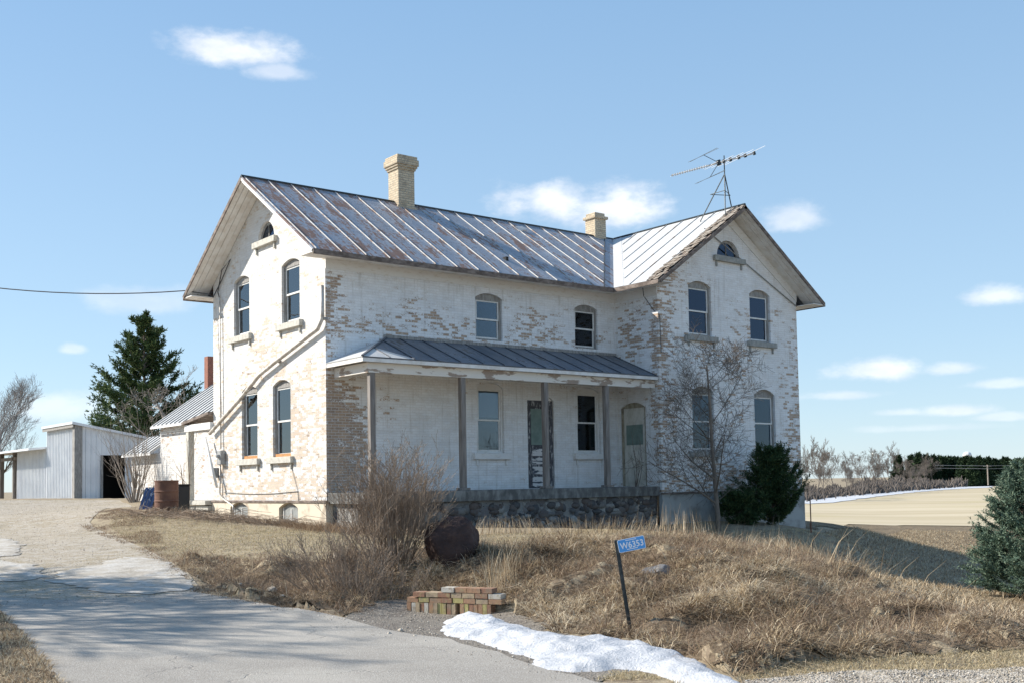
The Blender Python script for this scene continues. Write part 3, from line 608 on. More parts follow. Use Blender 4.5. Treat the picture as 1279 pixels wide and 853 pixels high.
window('sash', fF, (0, 1, 0), FWIN[2], 'top', gl=M_dglass, sill=M_trim, frame_m=M_trim); window('sash', fF, (0, 1, 0), FWIN[3], 'blind', gl=M_dglass, sill=M_trim, frame_m=M_trim)
M_sillg = simple('grey_stained_sill', (.26, .27, .26), (.38, .38, .36), .9, 7, .4)
for i, h in enumerate(WWIN): window('sash', fW, (0, 1, 0), h, 'top' if i > 1 else None, sill=M_sillg, gl=M_wglass if i > 1 else M_bglass)
window('half', fW, (0, 1, 0), WH, gl=M_bglass, sill=M_sillg)
M_dusty = simple('dusty_basement_glass', (.30, .32, .32), (.18, .19, .19), .5, 5, .1)
for h in BW:   # basement lights: boarded glass in arched openings
    b = MB(); ar = arch_hole(h[0]+.01, h[1]-.01, h[2], h[3], h[4]-.01); b.slab([(.06, u, z) for u, z in ar], (.03, 0, 0)); o = b.build('basement_window', M_greywood, house)
    b = MB(); b.slab([(.052, u, z) for u, z in arch_hole(h[0]+.12, h[1]-.12, -.7, -.27, -.13)], (.006, 0, 0)); b.build('pane', M_dusty, o)
    b = MB(); b.box((.035, h[0]+.1, -.68), (.05, h[0]+.14, -.19)); b.box((.035, h[1]-.14, -.68), (.05, h[1]-.1, -.19)); b.box((.035, h[0]+.14, -.70), (.05, h[1]-.14, -.66)); b.box((.035, (h[0]+h[1])/2-.02, -.62), (.05, (h[0]+h[1])/2+.02, -.23)); b.build('sash', M_sash, o)
# front door: blistered dark frame, narrow glass above flaking panels
u0, u1, z0, z1, zp = FD
b = MB(); b.box((u0+.005, .06, z0), (u0+.16, .18, z1)); b.box((u1-.16, .06, z0), (u1-.005, .18, z1)); b.box((u0+.16, .06, z1-.2), (u1-.16, .18, z1)); door = b.build('door_frame', M_dframe, house)
b = MB(); b.slab([(u, .07, z) for u, z in arch_hole(u0+.005, u1-.005, z1+.002, z1+.003, zp-.005)], (0, .06, 0)); b.build('arch_board', M_trim, door)
b = MB(); b.box((u0+.165, .10, z0+.01), (u1-.165, .15, z1-.205)); d1 = b.build('door', M_dframe, house)
for (a, c) in ((.05, .38), (.46, .72), (.80, 1.02), (1.08, 1.32)): MB().box((u0+.25, .085, z0+a), (u1-.25, .099, z0+c)).build('door_panel', M_dpanel, d1, bevel=.004)
MB().box((u0+.22, .088, z0+1.45), (u1-.22, .099, z1-.28)).build('door_pane', M_blind, d1)
MB().tube([(u1-.22, .1, z0+1.15), (u1-.22, .05, z0+1.15)], .03).build('door_knob', M_darkm, d1)
# second door on the side of the wing
u0, u1, z0, z1, zp = SD; X = L_
b = MB(); b.box((X+.05, u0+.005, z0), (X+.15, u0+.1, z1)); b.box((X+.05, u1-.1, z0), (X+.15, u1-.005, z1)); b.slab([(X+.06, u, z) for u, z in arch_hole(u0+.005, u1-.005, z1+.002, z1+.003, zp-.005)], (.06, 0, 0)); door2 = b.build('door_frame', simple('stained_door_frame', (.40, .37, .29), (.22, .19, .14), .85, 4, .4, stretch=(2, 2, .8)), house)
b = MB(); b.box((X+.08, u0+.105, z0+.01), (X+.13, u1-.105, z1)); d2 = b.build('door', M_ply, house)
b = MB(); b.box((X+.068, u0+.22, z0+1.45), (X+.079, u1-.22, z0+2.15)); b.build('door_pane', M_blind, d2)
for za, zb_ in ((.12, .62), (.74, 1.32), (2.25, z1-z0-.1)): MB().box((X+.066, u0+.18, z0+za), (X+.078, u1-.18, z0+zb_)).build('door_panel', M_ply, d2, bevel=.006)
# address plaque over the front door
# ---- roofs
KS = (HR-HE)/(4+OE); KW = (HR-HE)/(XR-L_+OE)
nF = Vector((0, -KS, 1)).normalized(); nB = Vector((0, KS, 1)).normalized(); nL = Vector((-KW, 0, 1)).normalized(); nR = Vector((KW, 0, 1)).normalized()
TH = .05
RF = [(-OV, -OE, HE), (L_-OE, -OE, HE), (XR, 4, HR), (-OV, 4, HR)]
b = MB(); b.slab(RF, -nF*TH); b.slab([(-OV, W_+OE, HE), (-OV, 4, HR), (XR, 4, HR), (L_-OE, W_+OE, HE)], -nB*TH); roof = b.build('roof', M_roof, house)
YF = -D_-OV; b = MB()
b.slab([(L_-OE, YF+.5, HE), (L_-OE, -OE, HE), (XR, 4, HR), (XR, YF+.5, HR)], -nL*TH)
b.slab([(L_-OE, W_+OE, HE), (XR, W_+OE, HR), (XR, 4, HR)], -nL*TH); wroof = b.build('roof', M_wroof, house)
MB().slab([(XE1, YF, HE), (XE1, W_+OE, HE), (XR, W_+OE, HR), (XR, YF, HR)], -nR*TH).build('roof', M_roof, house)
# underlay seen at the stripped edge of the wing roof + curled shingles
b = MB(); b.slab([tuple(Vector(p)-nL*.055) for p in [(L_-OE, YF, HE), (L_-OE, YF+.56, HE), (XR, YF+.56, HR), (XR, YF, HR)]], -nL*.03); b.build('roof_deck', M_fascia, house)
b = MB(); sl = (HR-HE)/KW/math.cos(math.atan(KW)); du = Vector((1, 0, KW)).normalized()
nrow = 26
for r in range(nrow):
    y = YF+.01
    while y < YF+.55:
        wv = random.uniform(.09, .17)
        if random.random() < .9:
            s0 = (r+random.uniform(-.15, .15))*sl/nrow; p = Vector((L_-OE, y+wv/2, HE))+du*(s0+.11)
            tl = random.uniform(.01, .07); ax = (du+nL*random.uniform(-.02, .02)-nL*tl*2).normalized(); cx_ = p+nL*(.0+tl*.4); s1 = ax*random.uniform(.11, .15); s2 = Vector((0, wv/2-.006, 0))+nL*random.uniform(-.008, .008)
            b.obox(cx_, s1, s2, nL*.007)
        y += wv
b.build('wood_shingles', M_shingle, house)
# standing seams
def seams(poly_fn, name, mt, n0, axis, pts, hh=.03, ww=.018, parent=None):
    b = MB()
    for (a, c) in pts: b.bar(Vector(a)+n0*hh/2, Vector(c)+n0*hh/2, ww, hh, n0)
    return b.build(name, mt, parent)
pts = []; x = -OV+.10
while x < XR-.5:
    if x < L_-OE-.35: ylo = -OE
    else: ylo = -OE+(x-(L_-OE)+.5)*(4+OE)/(XR-L_+OE)
    if ylo < 3.7: pts.append(((x, ylo, HE+(ylo+OE)*KS), (x, 3.97, HR-.02)))
    x += .82
seams(None, 'roof_seam', M_rib, nF, 'x', pts, parent=roof)
pts = []; x = -OV+.10
while x < L_-OE: pts.append(((x, W_+OE, HE), (x, 4.03, HR-.02))); x += .82
seams(None, 'roof_seam', M_rib, nB, 'x', pts, parent=roof)
pts = []; y = YF+.55
while y < 3.4:
    xlo = L_-OE if y < -OE-.35 else L_-OE+(y+OE+.55)*(XR-L_+OE)/(4+OE)
    if xlo < XR-.3: pts.append(((xlo, y, HE+(xlo-L_+OE)*KW), (XR-.03, y, HR-.02)))
    y += .82
seams(None, 'roof_seam', M_rib, nL, 'y', pts, parent=wroof)
b = MB(); b.tube([(-OV, 4, HR+.005), (XR, 4, HR+.005)], .05, 6); b.tube([(XR, YF, HR+.005), (XR, W_+OE, HR+.005)], .05, 6); b.build('ridge_cap', M_darkm, roof)
b = MB(); v0 = Vector((L_-OE, -OE, HE)); v1 = Vector((XR, 4, HR)); o1 = Vector((-.42, 0, 0)); 
b.add([v0+nF*.008+Vector((-.45, 0, 0)), v1+nF*.008+Vector((-.45, 0, 0)), v1+nF*.008, v0+nF*.008], [(0, 3, 2, 1)]); b.build('valley_flashing', M_roof, roof)
b = MB(); b.bar(v0+Vector((-.46, 0, 0))+nF*.02, v1+Vector((-.46, 0, 0))+nF*.02, .02, .03, nF); b.build('valley_seam', M_darkm, roof)
b = MB(); b.add([v0+nL*.008+Vector((0, -.5, 0)), v1+nL*.008+Vector((0, -.5, 0)), v1+nL*.008, v0+nL*.008], [(0, 1, 2, 3)]); b.build('valley_flashing', M_wroof, wroof)
# torn piece of tin near the ridge
b = MB(); q = onp(648, 281, 1, 3.2); q = Vector((q[0], 3.2, HE+(3.2+OE)*KS)); b.slab([q, q+Vector((.5, .1, .12)), q+Vector((.45, .35, .30)), q+Vector((-.05, .25, .2))], (0, 0, .02)); b.build('torn_tin', M_rib, roof)
# fascias, rakes, soffits
for a_, b_ in (((-OV, -OE-.03, HE-.16), (L_-OE-.031, -OE, HE-.02)), ((L_-OE-.03, YF, HE-.16), (L_-OE, -OE-.0, HE-.02)), ((-OV, W_+OE, HE-.16), (L_-OE, W_+OE+.03, HE-.02)), ((XE1, YF, HE-.16), (XE1+.03, W_+OE, HE-.02))):
    MB().box(a_, b_).build('fascia', M_fascia, house)
def rake(p0, p1, n, t_, out, nm='rake_board', mt=None, w=.16):
    b = MB(); b.slab([Vector(p0)-n*.03, Vector(p1)-n*.03, Vector(p1)-n*w, Vector(p0)-n*w], Vector(out)*t_); return b.build(nm, mt or M_fascia, house)
rake((-OV, W_+OE, HE), (-OV, 4, HR), nB, .035, (-1, 0, 0)); rake((-OV, -OE, HE), (-OV, 4, HR), nF, .03, (-1, 0, 0), mt=M_trim, w=.10)
rake((L_-OE, YF, HE), (XR, YF, HR), nL, .035, (0, -1, 0)); rake((XE1, YF, HE), (XR, YF, HR), nR, .035, (0, -1, 0))
# soffits: sloping boards under the rakes, flat boxes under the eaves
def boards(p00, p10, p01, p11, n, k, name='soffit', mt=M_soffit):
    """k planks between line p00-p01 and line p10-p11"""
    b = MB(); a0, a1, c0, c1 = map(Vector, (p00, p10, p01, p11))
    for i in range(k):
        f0, f1 = i/k+.004, (i+1)/k-.012/1; dz = .006*((i*37) % 3)
        b.slab([a0+(a1-a0)*f0-n*dz, c0+(c1-c0)*f0-n*dz, c0+(c1-c0)*f1-n*dz, a0+(a1-a0)*f1-n*dz], n*.02)
    return b.build(name, mt, house)
e = .14
boards(Vector((-OV, W_+OE, HE))-nB*e, Vector((0, W_+OE, HE))-nB*e, Vector((-OV, 4, HR))-nB*e, Vector((0, 4, HR))-nB*e, nB, 4)
boards(Vector((-OV, -OE, HE))-nF*e, Vector((0, -OE, HE))-nF*e, Vector((-OV, 4, HR))-nF*e, Vector((0, 4, HR))-nF*e, nF, 4)
boards(Vector((L_-OE, YF, HE))-nL*e, Vector((L_-OE, -D_, HE))-nL*e, Vector((XR, YF, HR))-nL*e, Vector((XR, -D_, HR))-nL*e, nL, 4)
boards(Vector((XE1, YF, HE))-nR*e, Vector((XE1, -D_, HE))-nR*e, Vector((XR, YF, HR))-nR*e, Vector((XR, -D_, HR))-nR*e, nR, 4)
for a_, b_ in (((0, -OE+.001, HS), (L_-OE, .02, HS+.03)), ((L_-OE+.001, YF, HS), (L_, -OE, HS+.03)), ((L_-OE+.001, -OE+.001, HS), (L_, .02, HS+.03)), ((-OV, W_, HS-.03), (4, W_+OE, HS)), ((X1, YF, HS-.05), (XE1, W_+OE, HS-.02)), ((-OV, -OE+.001, HS-.02), (-.001, -.0, HS))):
    MB().box(a_, b_).build('soffit', M_soffit, house)
b = MB(); b.box((0, -.035, HS-.30), (L_-.02, -.003, HS-.001)); b.box((L_-.035, -D_, HS-.30), (L_-.003, -.036, HS-.001)); b.build('frieze_board', M_trim, house)
b = MB(); b.slab([(XR-.05, -D_-.004, zw(XR)-.05), (XR-.05, -D_-.004, zw(XR)-.42), (X1, -D_-.004, zw(X1-.0) if False else zw(L_)-.30), (X1, -D_-.004, zw(L_)+.06)], (0, -.03, 0)); b.build('frieze_board', M_trim, house)
b = MB(); b.bar((XR-1.4, -D_-.05, zw(XR)-.75), (X1-.02, -D_-.05, HS-.05), .03, .03); b.build('conduit', M_greywood, house)
# chimneys (sub-parts of the roof)
def chimney(cx, cy, a, zb, zt, cap, base):
    b = MB(); b.box((cx-a, cy-a, zb), (cx+a, cy+a, zt-.5 if cap else zt-.25))
    if cap:
        for i, (z0, z1, o) in enumerate(((zt-.5, zt-.42, .04), (zt-.42, zt-.34, .08), (zt-.34, zt-.12, .12), (zt-.12, zt, .08))): b.box((cx-a-o, cy-a-o, z0), (cx+a+o, cy+a+o, z1))
        b.box((cx-a-.07, cy-a-.07, zb), (cx+a+.07, cy+a+.07, zb+base))
    else:
        b.box((cx-a-.07, cy-a-.07, zt-.25), (cx+a+.07, cy+a+.07, zt-.14)); b.box((cx-a+.02, cy-a+.02, zt-.14), (cx+a-.04, cy+a-.02, zt))
    o = b.build('chimney', M_chim, roof, bevel=.012)
    MB().box((cx-a+.12, cy-a+.12, zt-.05), (cx+a-.12, cy+a-.12, zt+.004)).build('flue', M_dark, o)
    if cap: MB().box((cx-a-.078, cy-a-.08, zb), (cx+a+.078, cy+a+.078, zb+base*.62)).build('flashing', M_grey, o)
m, t = mat('cream_chimney_brick2'); M_chim = m
o_ = t.xyz(t.obj()); v = t.comb(t.m('ADD', o_[0], o_[1]), o_[2], 0.)
br = t.n('ShaderNodeTexBrick', i={'Vector': v, 'Color1': (.50, .40, .27), 'Color2': (.62, .52, .37), 'Mortar': (.36, .32, .26), 'Scale': 1., 'Mortar Size': .01, 'Brick Width': .235, 'Row Height': .0815})
c = t.mix(t.step(t.noise(t.obj(), 3, 5, .7), .5, .75, 0, .6), br.outputs[0], (.16, .14, .12)); t.out(c, .9, 0, t.bump(t.m('SUBTRACT', t.noise(t.obj(), 25), br.outputs[1]), .7, .015))
chimney(5.28, 4.02, .335, 9.6, 11.96, True, .55)
chimney(14.72, 4.15, .30, 9.7, 11.30, False, 0)
# ---- porch
PD, PE, PA = 2.065, 4.02, 4.89
b = MB(); b.box((.03, -PD, -.07), (L_-.07, -.003, .25)); pf = b.build('porch_floor', M_conc, house, bevel=.012)
b = MB(); b.box((.16, -PD+.12, -1.6), (L_-.08, -PD+.3, -.072)); b.box((.16, -PD+.3, -1.6), (.3, -.07, -.072)); b.build('stone_base', M_field, pf)
_rs = random.Random(12); SV, SF, SR = [], [], []
for _i in range(300):
    bm = bmesh.new(); bmesh.ops.create_icosphere(bm, subdivisions=2, radius=1); q = Vector((_rs.uniform(.3, L_-.2), -PD+.14, _rs.uniform(-1.25, -.16))); w1, h1 = _rs.uniform(.08, .26), _rs.uniform(.07, .17); v = _rs.random(); k0 = len(SV); an = _rs.uniform(-.4, .4)
    for vt in bm.verts:
        c3 = vt.co*(1+.22*float(vnoise(vt.co.x*1.7+vt.co.z, vt.co.y*1.7+_i, 1, _i))); SV.append((q.x+(c3.x*math.cos(an)-c3.z*math.sin(an))*w1, q.y+c3.y*.09, min(q.z+(c3.x*math.sin(an)+c3.z*math.cos(an))*h1, -.08))); SR.append(v)
    for f in bm.faces: SF.append([x_.index+k0 for x_ in f.verts])
    bm.free()
m, t = mat('fieldstone_mix'); a = t.n('ShaderNodeAttribute', attribute_name='rnd').outputs['Fac']; rp = t.n('ShaderNodeValToRGB'); t.set(rp.inputs[0], a); e_ = rp.color_ramp.elements
while len(e_) < 6: e_.new(.5)
for k_, cc in enumerate(((.03, .03, .035), (.10, .075, .065), (.055, .055, .06), (.20, .185, .17), (.07, .05, .045), (.30, .29, .27))): e_[k_].position = k_/5; e_[k_].color = (*cc, 1)
t.out(t.mix(t.step(t.noise(t.obj(), 11, 5), .4, .7, 0, .5), rp.outputs[0], (.13, .13, .12)), .85, 0, t.bump(t.noise(t.obj(), 20), .6, .015))
npmesh('fieldstones', SV, SF, m, pf, rnd=SR, smooth=True)
kp = (PA-PE)/PD; nP = Vector((0, -kp, 1)).normalized(); nPl = Vector((-kp, 0, 1)).normalized()
b = MB(); b.slab([(0, -PD, PE), (L_-.01, -PD, PE), (L_-.01, -.01, PA), (PD, -.01, PA)], -nP*.03); pr = b.build('porch_roof', M_proof, house)
b = MB(); b.slab([(0, -.01, PE), (0, -PD, PE), (PD, -.01, PA)], -nPl*.03)
b.add([Vector(p)+nP*.006 for p in [(.02, -PD, PE), (1.75, -PD, PE), (.95, -PD+.90, PE+.90*kp)]], [(0, 1, 2)]); b.build('porch_roof', M_wroof, house)  # sunshine on the dark porch roof's end and corner, put in as silver tin
pts = []; x = .9
while x < L_: 
    yt = -.03 if x > PD else -PD+(x)*.97
    pts.append(((x, -PD+.005, PE), (x, yt, PE+(yt+PD)*kp))); x += .82
seams(None, 'roof_seam', M_prib, nP, 'x', pts, .035, .022, parent=pr)
b = MB(); b.bar((0, -PD, PE+.02), (PD, -.02, PA+.02), .07, .03); b.build('hip_cap', M_prib, pr)
b = MB(); b.slab([(PD-.1, -.012, PA), (L_, -.012, PA), (L_, -.012, PA+.1), (PD-.1, -.012, PA+.1)], (0, -.015, 0)); b.build('wall_flashing', M_greywood, pr)
b = MB(); b.box((.01, -PD+.0, PE-.14), (L_-.02, -PD+.05, PE-.035)); b.box((.01, -PD+.05, PE-.14), (.06, -.02, PE-.035)); b.build('porch_fascia', M_soffit, pr)
b = MB(); b.box((.26, -PD+.16, PE-.42), (L_-.02, -PD+.34, PE-.142)); b.box((.26, -PD+.34, PE-.42), (.44, -.02, PE-.142)); b.build('porch_beam', M_beam, house)
MB().box((.06, -PD+.05, PE-.10), (L_-.02, -.02, PE-.075)).build('porch_ceiling', M_soffit, house)
for px_ in (.43, 3.56, 6.79, 9.43):
    b = MB(); b.box((px_-.085, -PD+.165, .33), (px_+.085, -PD+.335, PE-.42)); o = b.build('porch_post', M_wood, house, bevel=.01)
    b = MB(); b.box((px_-.16, -PD+.09, .252), (px_+.16, -PD+.41, .33)); b.build('post_base', M_wood, o, bevel=.01)
# cellar steps stub and ledge at left of porch
# ---- services on the gable
b = MB(); X = -.13
pl = [onp(402, 357, 0, X), onp(402.5, 398, 0, X), onp(397, 411, 0, X), onp(345, 451, 0, X), onp(324, 468, 0, X), onp(300, 498, 0, X), onp(262, 541, 0, X)]
b.tube(pl, .062, 10); MB().tube([onp(256, 546, 0, X-.1), onp(271, 608, 0, X-.1)], .045, 8).build('downspout', M_sash, house, smooth=True); ds = b.build('downspout', M_spout, house, smooth=True)
for k in (1, 3, 5): q = Vector(pl[k]); MB().box(q-Vector((-.01, .09, .03)), q+Vector((.13, .09, .03))).build('spout_strap', M_greywood, ds)
b = MB(); X = -.07; b.tube([onp(274.5, 372, 0, X), onp(276, 560, 0, X)], .022); b.tube([onp(275, 580, 0, X), onp(274.5, 616, 0, X), onp(278, 622, 0, X), onp(291, 631, 0, X-.05), onp(292, 641, 0, X-.1)], .03); b.build('conduit', M_spout, house, smooth=True)
b = MB(); q = Vector(onp(276, 571, 0, -.1)); b.box(q-Vector((.08, .16, .24)), q+Vector((.09, .16, .24))); b.lathe((q.x-.1, q.y, q.z), [(.09, 0), (.09, .1)], 12); b.build('meter_box', M_grey, house, bevel=.015)
b = MB(); q = Vector(onp(269.5, 590, 0, -.1)); b.tube([q-Vector((0, 0, .17)), q+Vector((0, 0, .17))], .1, 12); b.build('gas_meter', M_grey, house)
b = MB(); X = -.02; b.tube([onp(373, 626, 0, X), onp(372, 613, 0, X), onp(340, 616, 0, X), onp(310, 616.5, 0, X), onp(280, 614.5, 0, X)], .012, 5); b.tube([onp(372, 613, 0, X), onp(364, 583, 0, X)], .008, 5); b.build('wall_cable', M_greywood, house)
b = MB(); X = -.06; b.tube([onp(232, 364, 0, -.75), onp(262, 368, 0, -.3), onp(266, 372, 0, X), onp(277, 350, 0, X), onp(288, 324, 0, X), onp(277, 338, 0, X), onp(272, 365, 0, X), onp(274, 372, 0, X)], .018, 5); b.build('service_wire', M_rubber, house)
b = MB(); X = L_-.03; b.tube([onp(802, 352, 0, X-.3), onp(804, 370, 0, X), onp(815, 386, 0, X), onp(824, 394, 1, -D_-.03), onp(826, 440, 1, -D_-.03)], .012, 5); b.build('wall_cable', M_rubber, house)
b = MB(); q = Vector(onp(858, 423, 1, -D_-.05)); b.box(q-Vector((.09, .05, .1)), q+Vector((.09, .05, .1))); b.build('junction_box', M_grey, house)
# back porch by the far corner
X0 = -.02
A1 = Vector(onp(232, 511, 1, W_+1.9)); 
bp = MB(); y0, y1 = W_+.02, W_+2.4; xl = .3
b = MB(); b.slab([(xl-.5, y0, 3.0), (xl-.5, y1, 2.75), (3.6, y1, 2.75), (3.6, y0, 3.0)], (0, 0, .10)); bpr = b.build('back_porch_roof', M_fascia, house)
b = MB(); b.box((xl-.42, y0, 2.50), (xl-.28, y1-.1, 2.74)); b.box((xl-.28, y1-.25, 2.5), (3.5, y1-.12, 2.72)); b.build('back_porch_beam', M_trim, house)
b = MB(); b.box((xl-.4, y1-.42, .0), (xl-.18, y1-.2, 2.5)); b.build('back_porch_post', M_sill, house)
b = MB(); b.box((xl-.6, y0, -.12), (3.5, y1, .02)); b.box((xl-.5, y0, -.32), (3.4, y1-.1, -.16)); b.box((xl-.4, y0, -.9), (3.4, y1-.2, -.36)); b.build('back_porch_step', M_sill, house)

# ------------------------------------------------------------------ television antenna on the wing ridge
q0 = Vector(onp(905, 218, 0, XR)); ant = empty('tv_antenna', (XR, q0.y, HR), label='spindly television antenna on a tripod mast straddling the right hand ridge', cat='antenna')
yb = q0.y; ztop = q0.z
b = MB(); zt_ = Vector(onp(904, 200, 0, XR)).z
for (dx, dy, dz) in ((-.62, -.5, None), (-.62, .7, None), (.62, .1, None)):
    b.tube([(XR, yb, ztop), (XR+dx, yb+dy, HR-abs(dx)*KW+.03)], .022, 5)
b.tube([(XR-.36, yb-.3, ztop-(ztop-HR)*.55), (XR-.36, yb+.4, ztop-(ztop-HR)*.55), (XR+.36, yb+.06, ztop-(ztop-HR)*.55), (XR-.36, yb-.3, ztop-(ztop-HR)*.55)], .014, 5)
b.build('tripod', M_darkm, ant)
MB().tube([(XR, yb, HR+.5), (XR, yb, zt_+.15)], .022, 6).build('mast', M_darkm, ant)
E1 = Vector(at(838, 220, 37.5)); E2 = Vector(at(943, 191, 39.5)); mid = Vector((XR, yb, zt_+.12)); 
dpt = float(np.dot(np.array(mid)-CAM, FW)); E1 = Vector(at(838, 220, dpt-.9)); E2 = Vector(at(943, 191.5, dpt+.6))
cm = E1+(E2-E1)*(904-838)/105.; sh = mid-cm; E1 += sh*0.0
boom = (E2-E1).normalized(); bo = MB(); bo.tube([E1, E1+(E2-E1)*.42], .018, 6); bo.tube([E1+(E2-E1)*.42, E2], .033, 6); bo.build('boom', M_alu, ant)
side = boom.cross(Vector((0, 0, 1))).normalized(); upv = side.cross(boom)
el = MB()
for k in range(15):
    p = E1+(E2-E1)*(.02+.028*k); el.tube([p-side*.16, p+side*.16], .007, 4); el.obox(p, boom*.012, side*.03, upv*.045)
for f, ln in ((.46, .5), (.56, .95), (.66, 1.05), (.76, 1.15), (.87, 1.3)):
    p = E1+(E2-E1)*f; el.tube([p-side*ln, p+side*ln], .008, 4)
el.build('elements', M_alu, ant)
bk = MB()
for f in (.62, .70, .80, .88, .99): p = E1+(E2-E1)*f; bk.obox(p, boom*.03, side*.05, upv*.07)
p = E1+(E2-E1)*.56; bk.obox(p, boom*.06, side*.06, upv*.1)
for s_ in (-1, 1):
    tip = p-boom*.55+upv*.42*s_; bk.tube([p, tip], .012, 4); bk.tube([tip-side*.9, tip+side*.9], .008, 4); bk.tube([tip-side*.9-boom*.1, tip+side*.7+boom*.2], .007, 4)
bk.build('brackets', M_darkm, ant)

# ------------------------------------------------------------------ annex (white brick summer kitchen) and red stack
AX = 3.0; YA, YB_, YC = 13.5, 20.9, 24.7
kit = empty('summer_kitchen', (AX, YA, -.2), label='low white brick outbuilding with stepped tin roofs behind the farmhouse', cat='outbuilding')
b = MB(); b.box((AX, YA, -.4), (AX+5, YB_, 3.3)); b.box((AX+.02, YB_, -.4), (AX+5, YC, 2.1)); b.add([(AX, YB_, 3.3), (AX+2.5, YB_, 5.05), (AX+5, YB_, 3.3)], [(0, 1, 2)]); b.add([(AX, YA, 3.3), (AX+2.5, YA, 5.05), (AX+5, YA, 3.3)], [(0, 1, 2)]); b.build('wall', M_annex, kit)
nk = Vector((-.7, 0, 1)).normalized()
def lean(y0, y1, ze, run, nm):
    b = MB(); b.slab([(AX-.35, y0, ze), (AX-.35, y1, ze), (AX-.35+run, y1, ze+run*.7), (AX-.35+run, y0, ze+run*.7)], -nk*.05); r_ = b.build(nm, M_wroof, kit)
    b = MB(); y = y0+.02
    while y <= y1: b.bar(Vector((AX-.35, y, ze))+nk*.02, Vector((AX-.35+run, y, ze+run*.7))+nk*.02, .03, .05, nk); y += .5
    b.build('roof_seam', M_grey, r_)
    MB().box((AX-.37, y0, ze-.12), (AX-.34, y1, ze-.03)).build('fascia', M_trim, r_)
lean(YA-.2, YB_+.3, 3.3, 2.85, 'roof'); lean(YB_+.31, YC+.3, 2.12, 1.25, 'roof')
b = MB(); b.slab([(AX+2.5, YA-.2, 5.27), (AX+2.5, YB_+.3, 5.27), (AX+5.35, YB_+.3, 3.3), (AX+5.35, YA-.2, 3.3)], (0, 0, -.05)); b.build('roof', M_roof, kit)
q = Vector(onp(264, 470, 0, AX+2.5)); MB().box((AX+2.3, q.y-.05, 4.5), (AX+2.7, q.y+.35, float(onp(264, 445, 0, AX+2.5)[2]))).build('chimney', M_redbrick, kit)

# ------------------------------------------------------------------ barn
bc = at(95, 622, 60); BXc, BYc = float(bc[0]), float(bc[1])
zg = hz(BXc, BYc)-.1
barn = empty('machine_shed', (BXc, BYc, zg), label='white corrugated steel machine shed with a dark open doorway beyond the driveway', cat='shed')
zt1 = float(onp(95, 530, 0, BXc)[2]); yl = float(onp(58, 600, 0, BXc)[1]); yll = yl+11; xr = float(onp(172, 600, 1, BYc)[0]); zt2 = float(onp(167, 549, 1, BYc)[2])
xd0, xd1 = float(onp(128, 600, 1, BYc)[0]), float(onp(156, 600, 1, BYc)[0]); zd = float(onp(130, 568, 1, BYc)[2]); xr += 3.0; zt2 -= .5
def corr(b, P0, P1, zb, ztf, out, sp=.30):
    """ribbed sheet wall from P0 to P1"""
    P0, P1 = Vector(P0), Vector(P1); L = (P1-P0).length; d = (P1-P0)/L; n = max(2, int(L/sp)); o = Vector(out); pts = []
    for i in range(n+1):
        for (f, k) in ((0, 0), (.70, 0), (.78, 1), (.92, 1)):
            s = (i+f)*L/(n+1); pts.append((P0+d*s+o*.05*k, s/L))
    pts.append((P1, 1.0)); vs = []
    for p, f in pts: vs.append((p.x, p.y, zb(f) if callable(zb) else zb)); vs.append((p.x, p.y, ztf(f)))
    b.add(vs, [(2*i, 2*i+2, 2*i+3, 2*i+1) for i in range(len(pts)-1)])
b = MB(); corr(b, (BXc, yl, 0), (BXc, BYc, 0), zg, lambda f: zt1, (-1, 0, 0))
sh_ = lambda x: zt1+(zt2-zt1)*(x-BXc)/(xr-BXc)
corr(b, (BXc, BYc, 0), (xd0, BYc, 0), zg, lambda f: sh_(BXc+(xd0-BXc)*f), (0, -1, 0)); corr(b, (xd0, BYc, 0), (xd1, BYc, 0), zd, lambda f: sh_(xd0+(xd1-xd0)*f), (0, -1, 0)); corr(b, (xd1, BYc, 0), (xr, BYc, 0), zg, lambda f: sh_(xd1+(xr-xd1)*f), (0, -1, 0))
b.build('wall', M_barn, barn)
b = MB(); b.slab([(BXc-.3, BYc-.25, zt1+.02), (BXc-.3, yl, zt1+.02), (xr+.3, yl, zt2+.02), (xr+.3, BYc-.25, zt2+.02)], (0, 0, .14)); b.build('roof', M_barn, barn)
b = MB(); b.box((BXc-.14, BYc-.14, zg), (BXc+.28, BYc-.07, zt1-.02)); b.box((BXc-.14, BYc-.07, zg), (BXc-.07, BYc+.25, zt1-.02)); b.box((xd0-.12, BYc-.1, zg), (xd0, BYc-.04, zd)); b.box((BXc-.25, yl, zt1-.15), (BXc-.2, BYc-.2, zt1+.01)); b.build('corner_trim', M_greywood, barn)
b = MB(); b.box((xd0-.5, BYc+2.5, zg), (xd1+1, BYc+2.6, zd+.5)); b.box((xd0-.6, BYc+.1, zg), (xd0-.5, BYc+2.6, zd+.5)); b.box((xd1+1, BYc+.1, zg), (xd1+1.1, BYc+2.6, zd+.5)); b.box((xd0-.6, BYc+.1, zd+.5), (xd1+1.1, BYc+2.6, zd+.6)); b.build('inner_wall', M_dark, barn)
ym = float(onp(20, 600, 0, BXc)[1]); zl = float(onp(40, 562, 0, BXc)[2])
b = MB(); corr(b, (BXc+.05, ym, 0), (BXc+.05, yl+.05, 0), zg, lambda f: zl, (-1, 0, 0)); b.build('wall', M_barn, barn)
b = MB(); b.slab([(BXc-1.0, yl+.05, zl-.1), (BXc-1.0, ym+14, zl-.1), (BXc+6, ym+14, zl+.5), (BXc+6, yl+.05, zl+.5)], (0, 0, .12)); b.build('roof', M_barn, barn)
b = MB()
for k in range(4): b.box((BXc-.1, ym+.3+k*3.2, zg), (BXc+.15, ym+.5+k*3.2, zl))
b.box((BXc-.1, ym, zl-.5), (BXc+.05, ym+14, zl-.3)); b.build('shed_post', M_wood, barn)
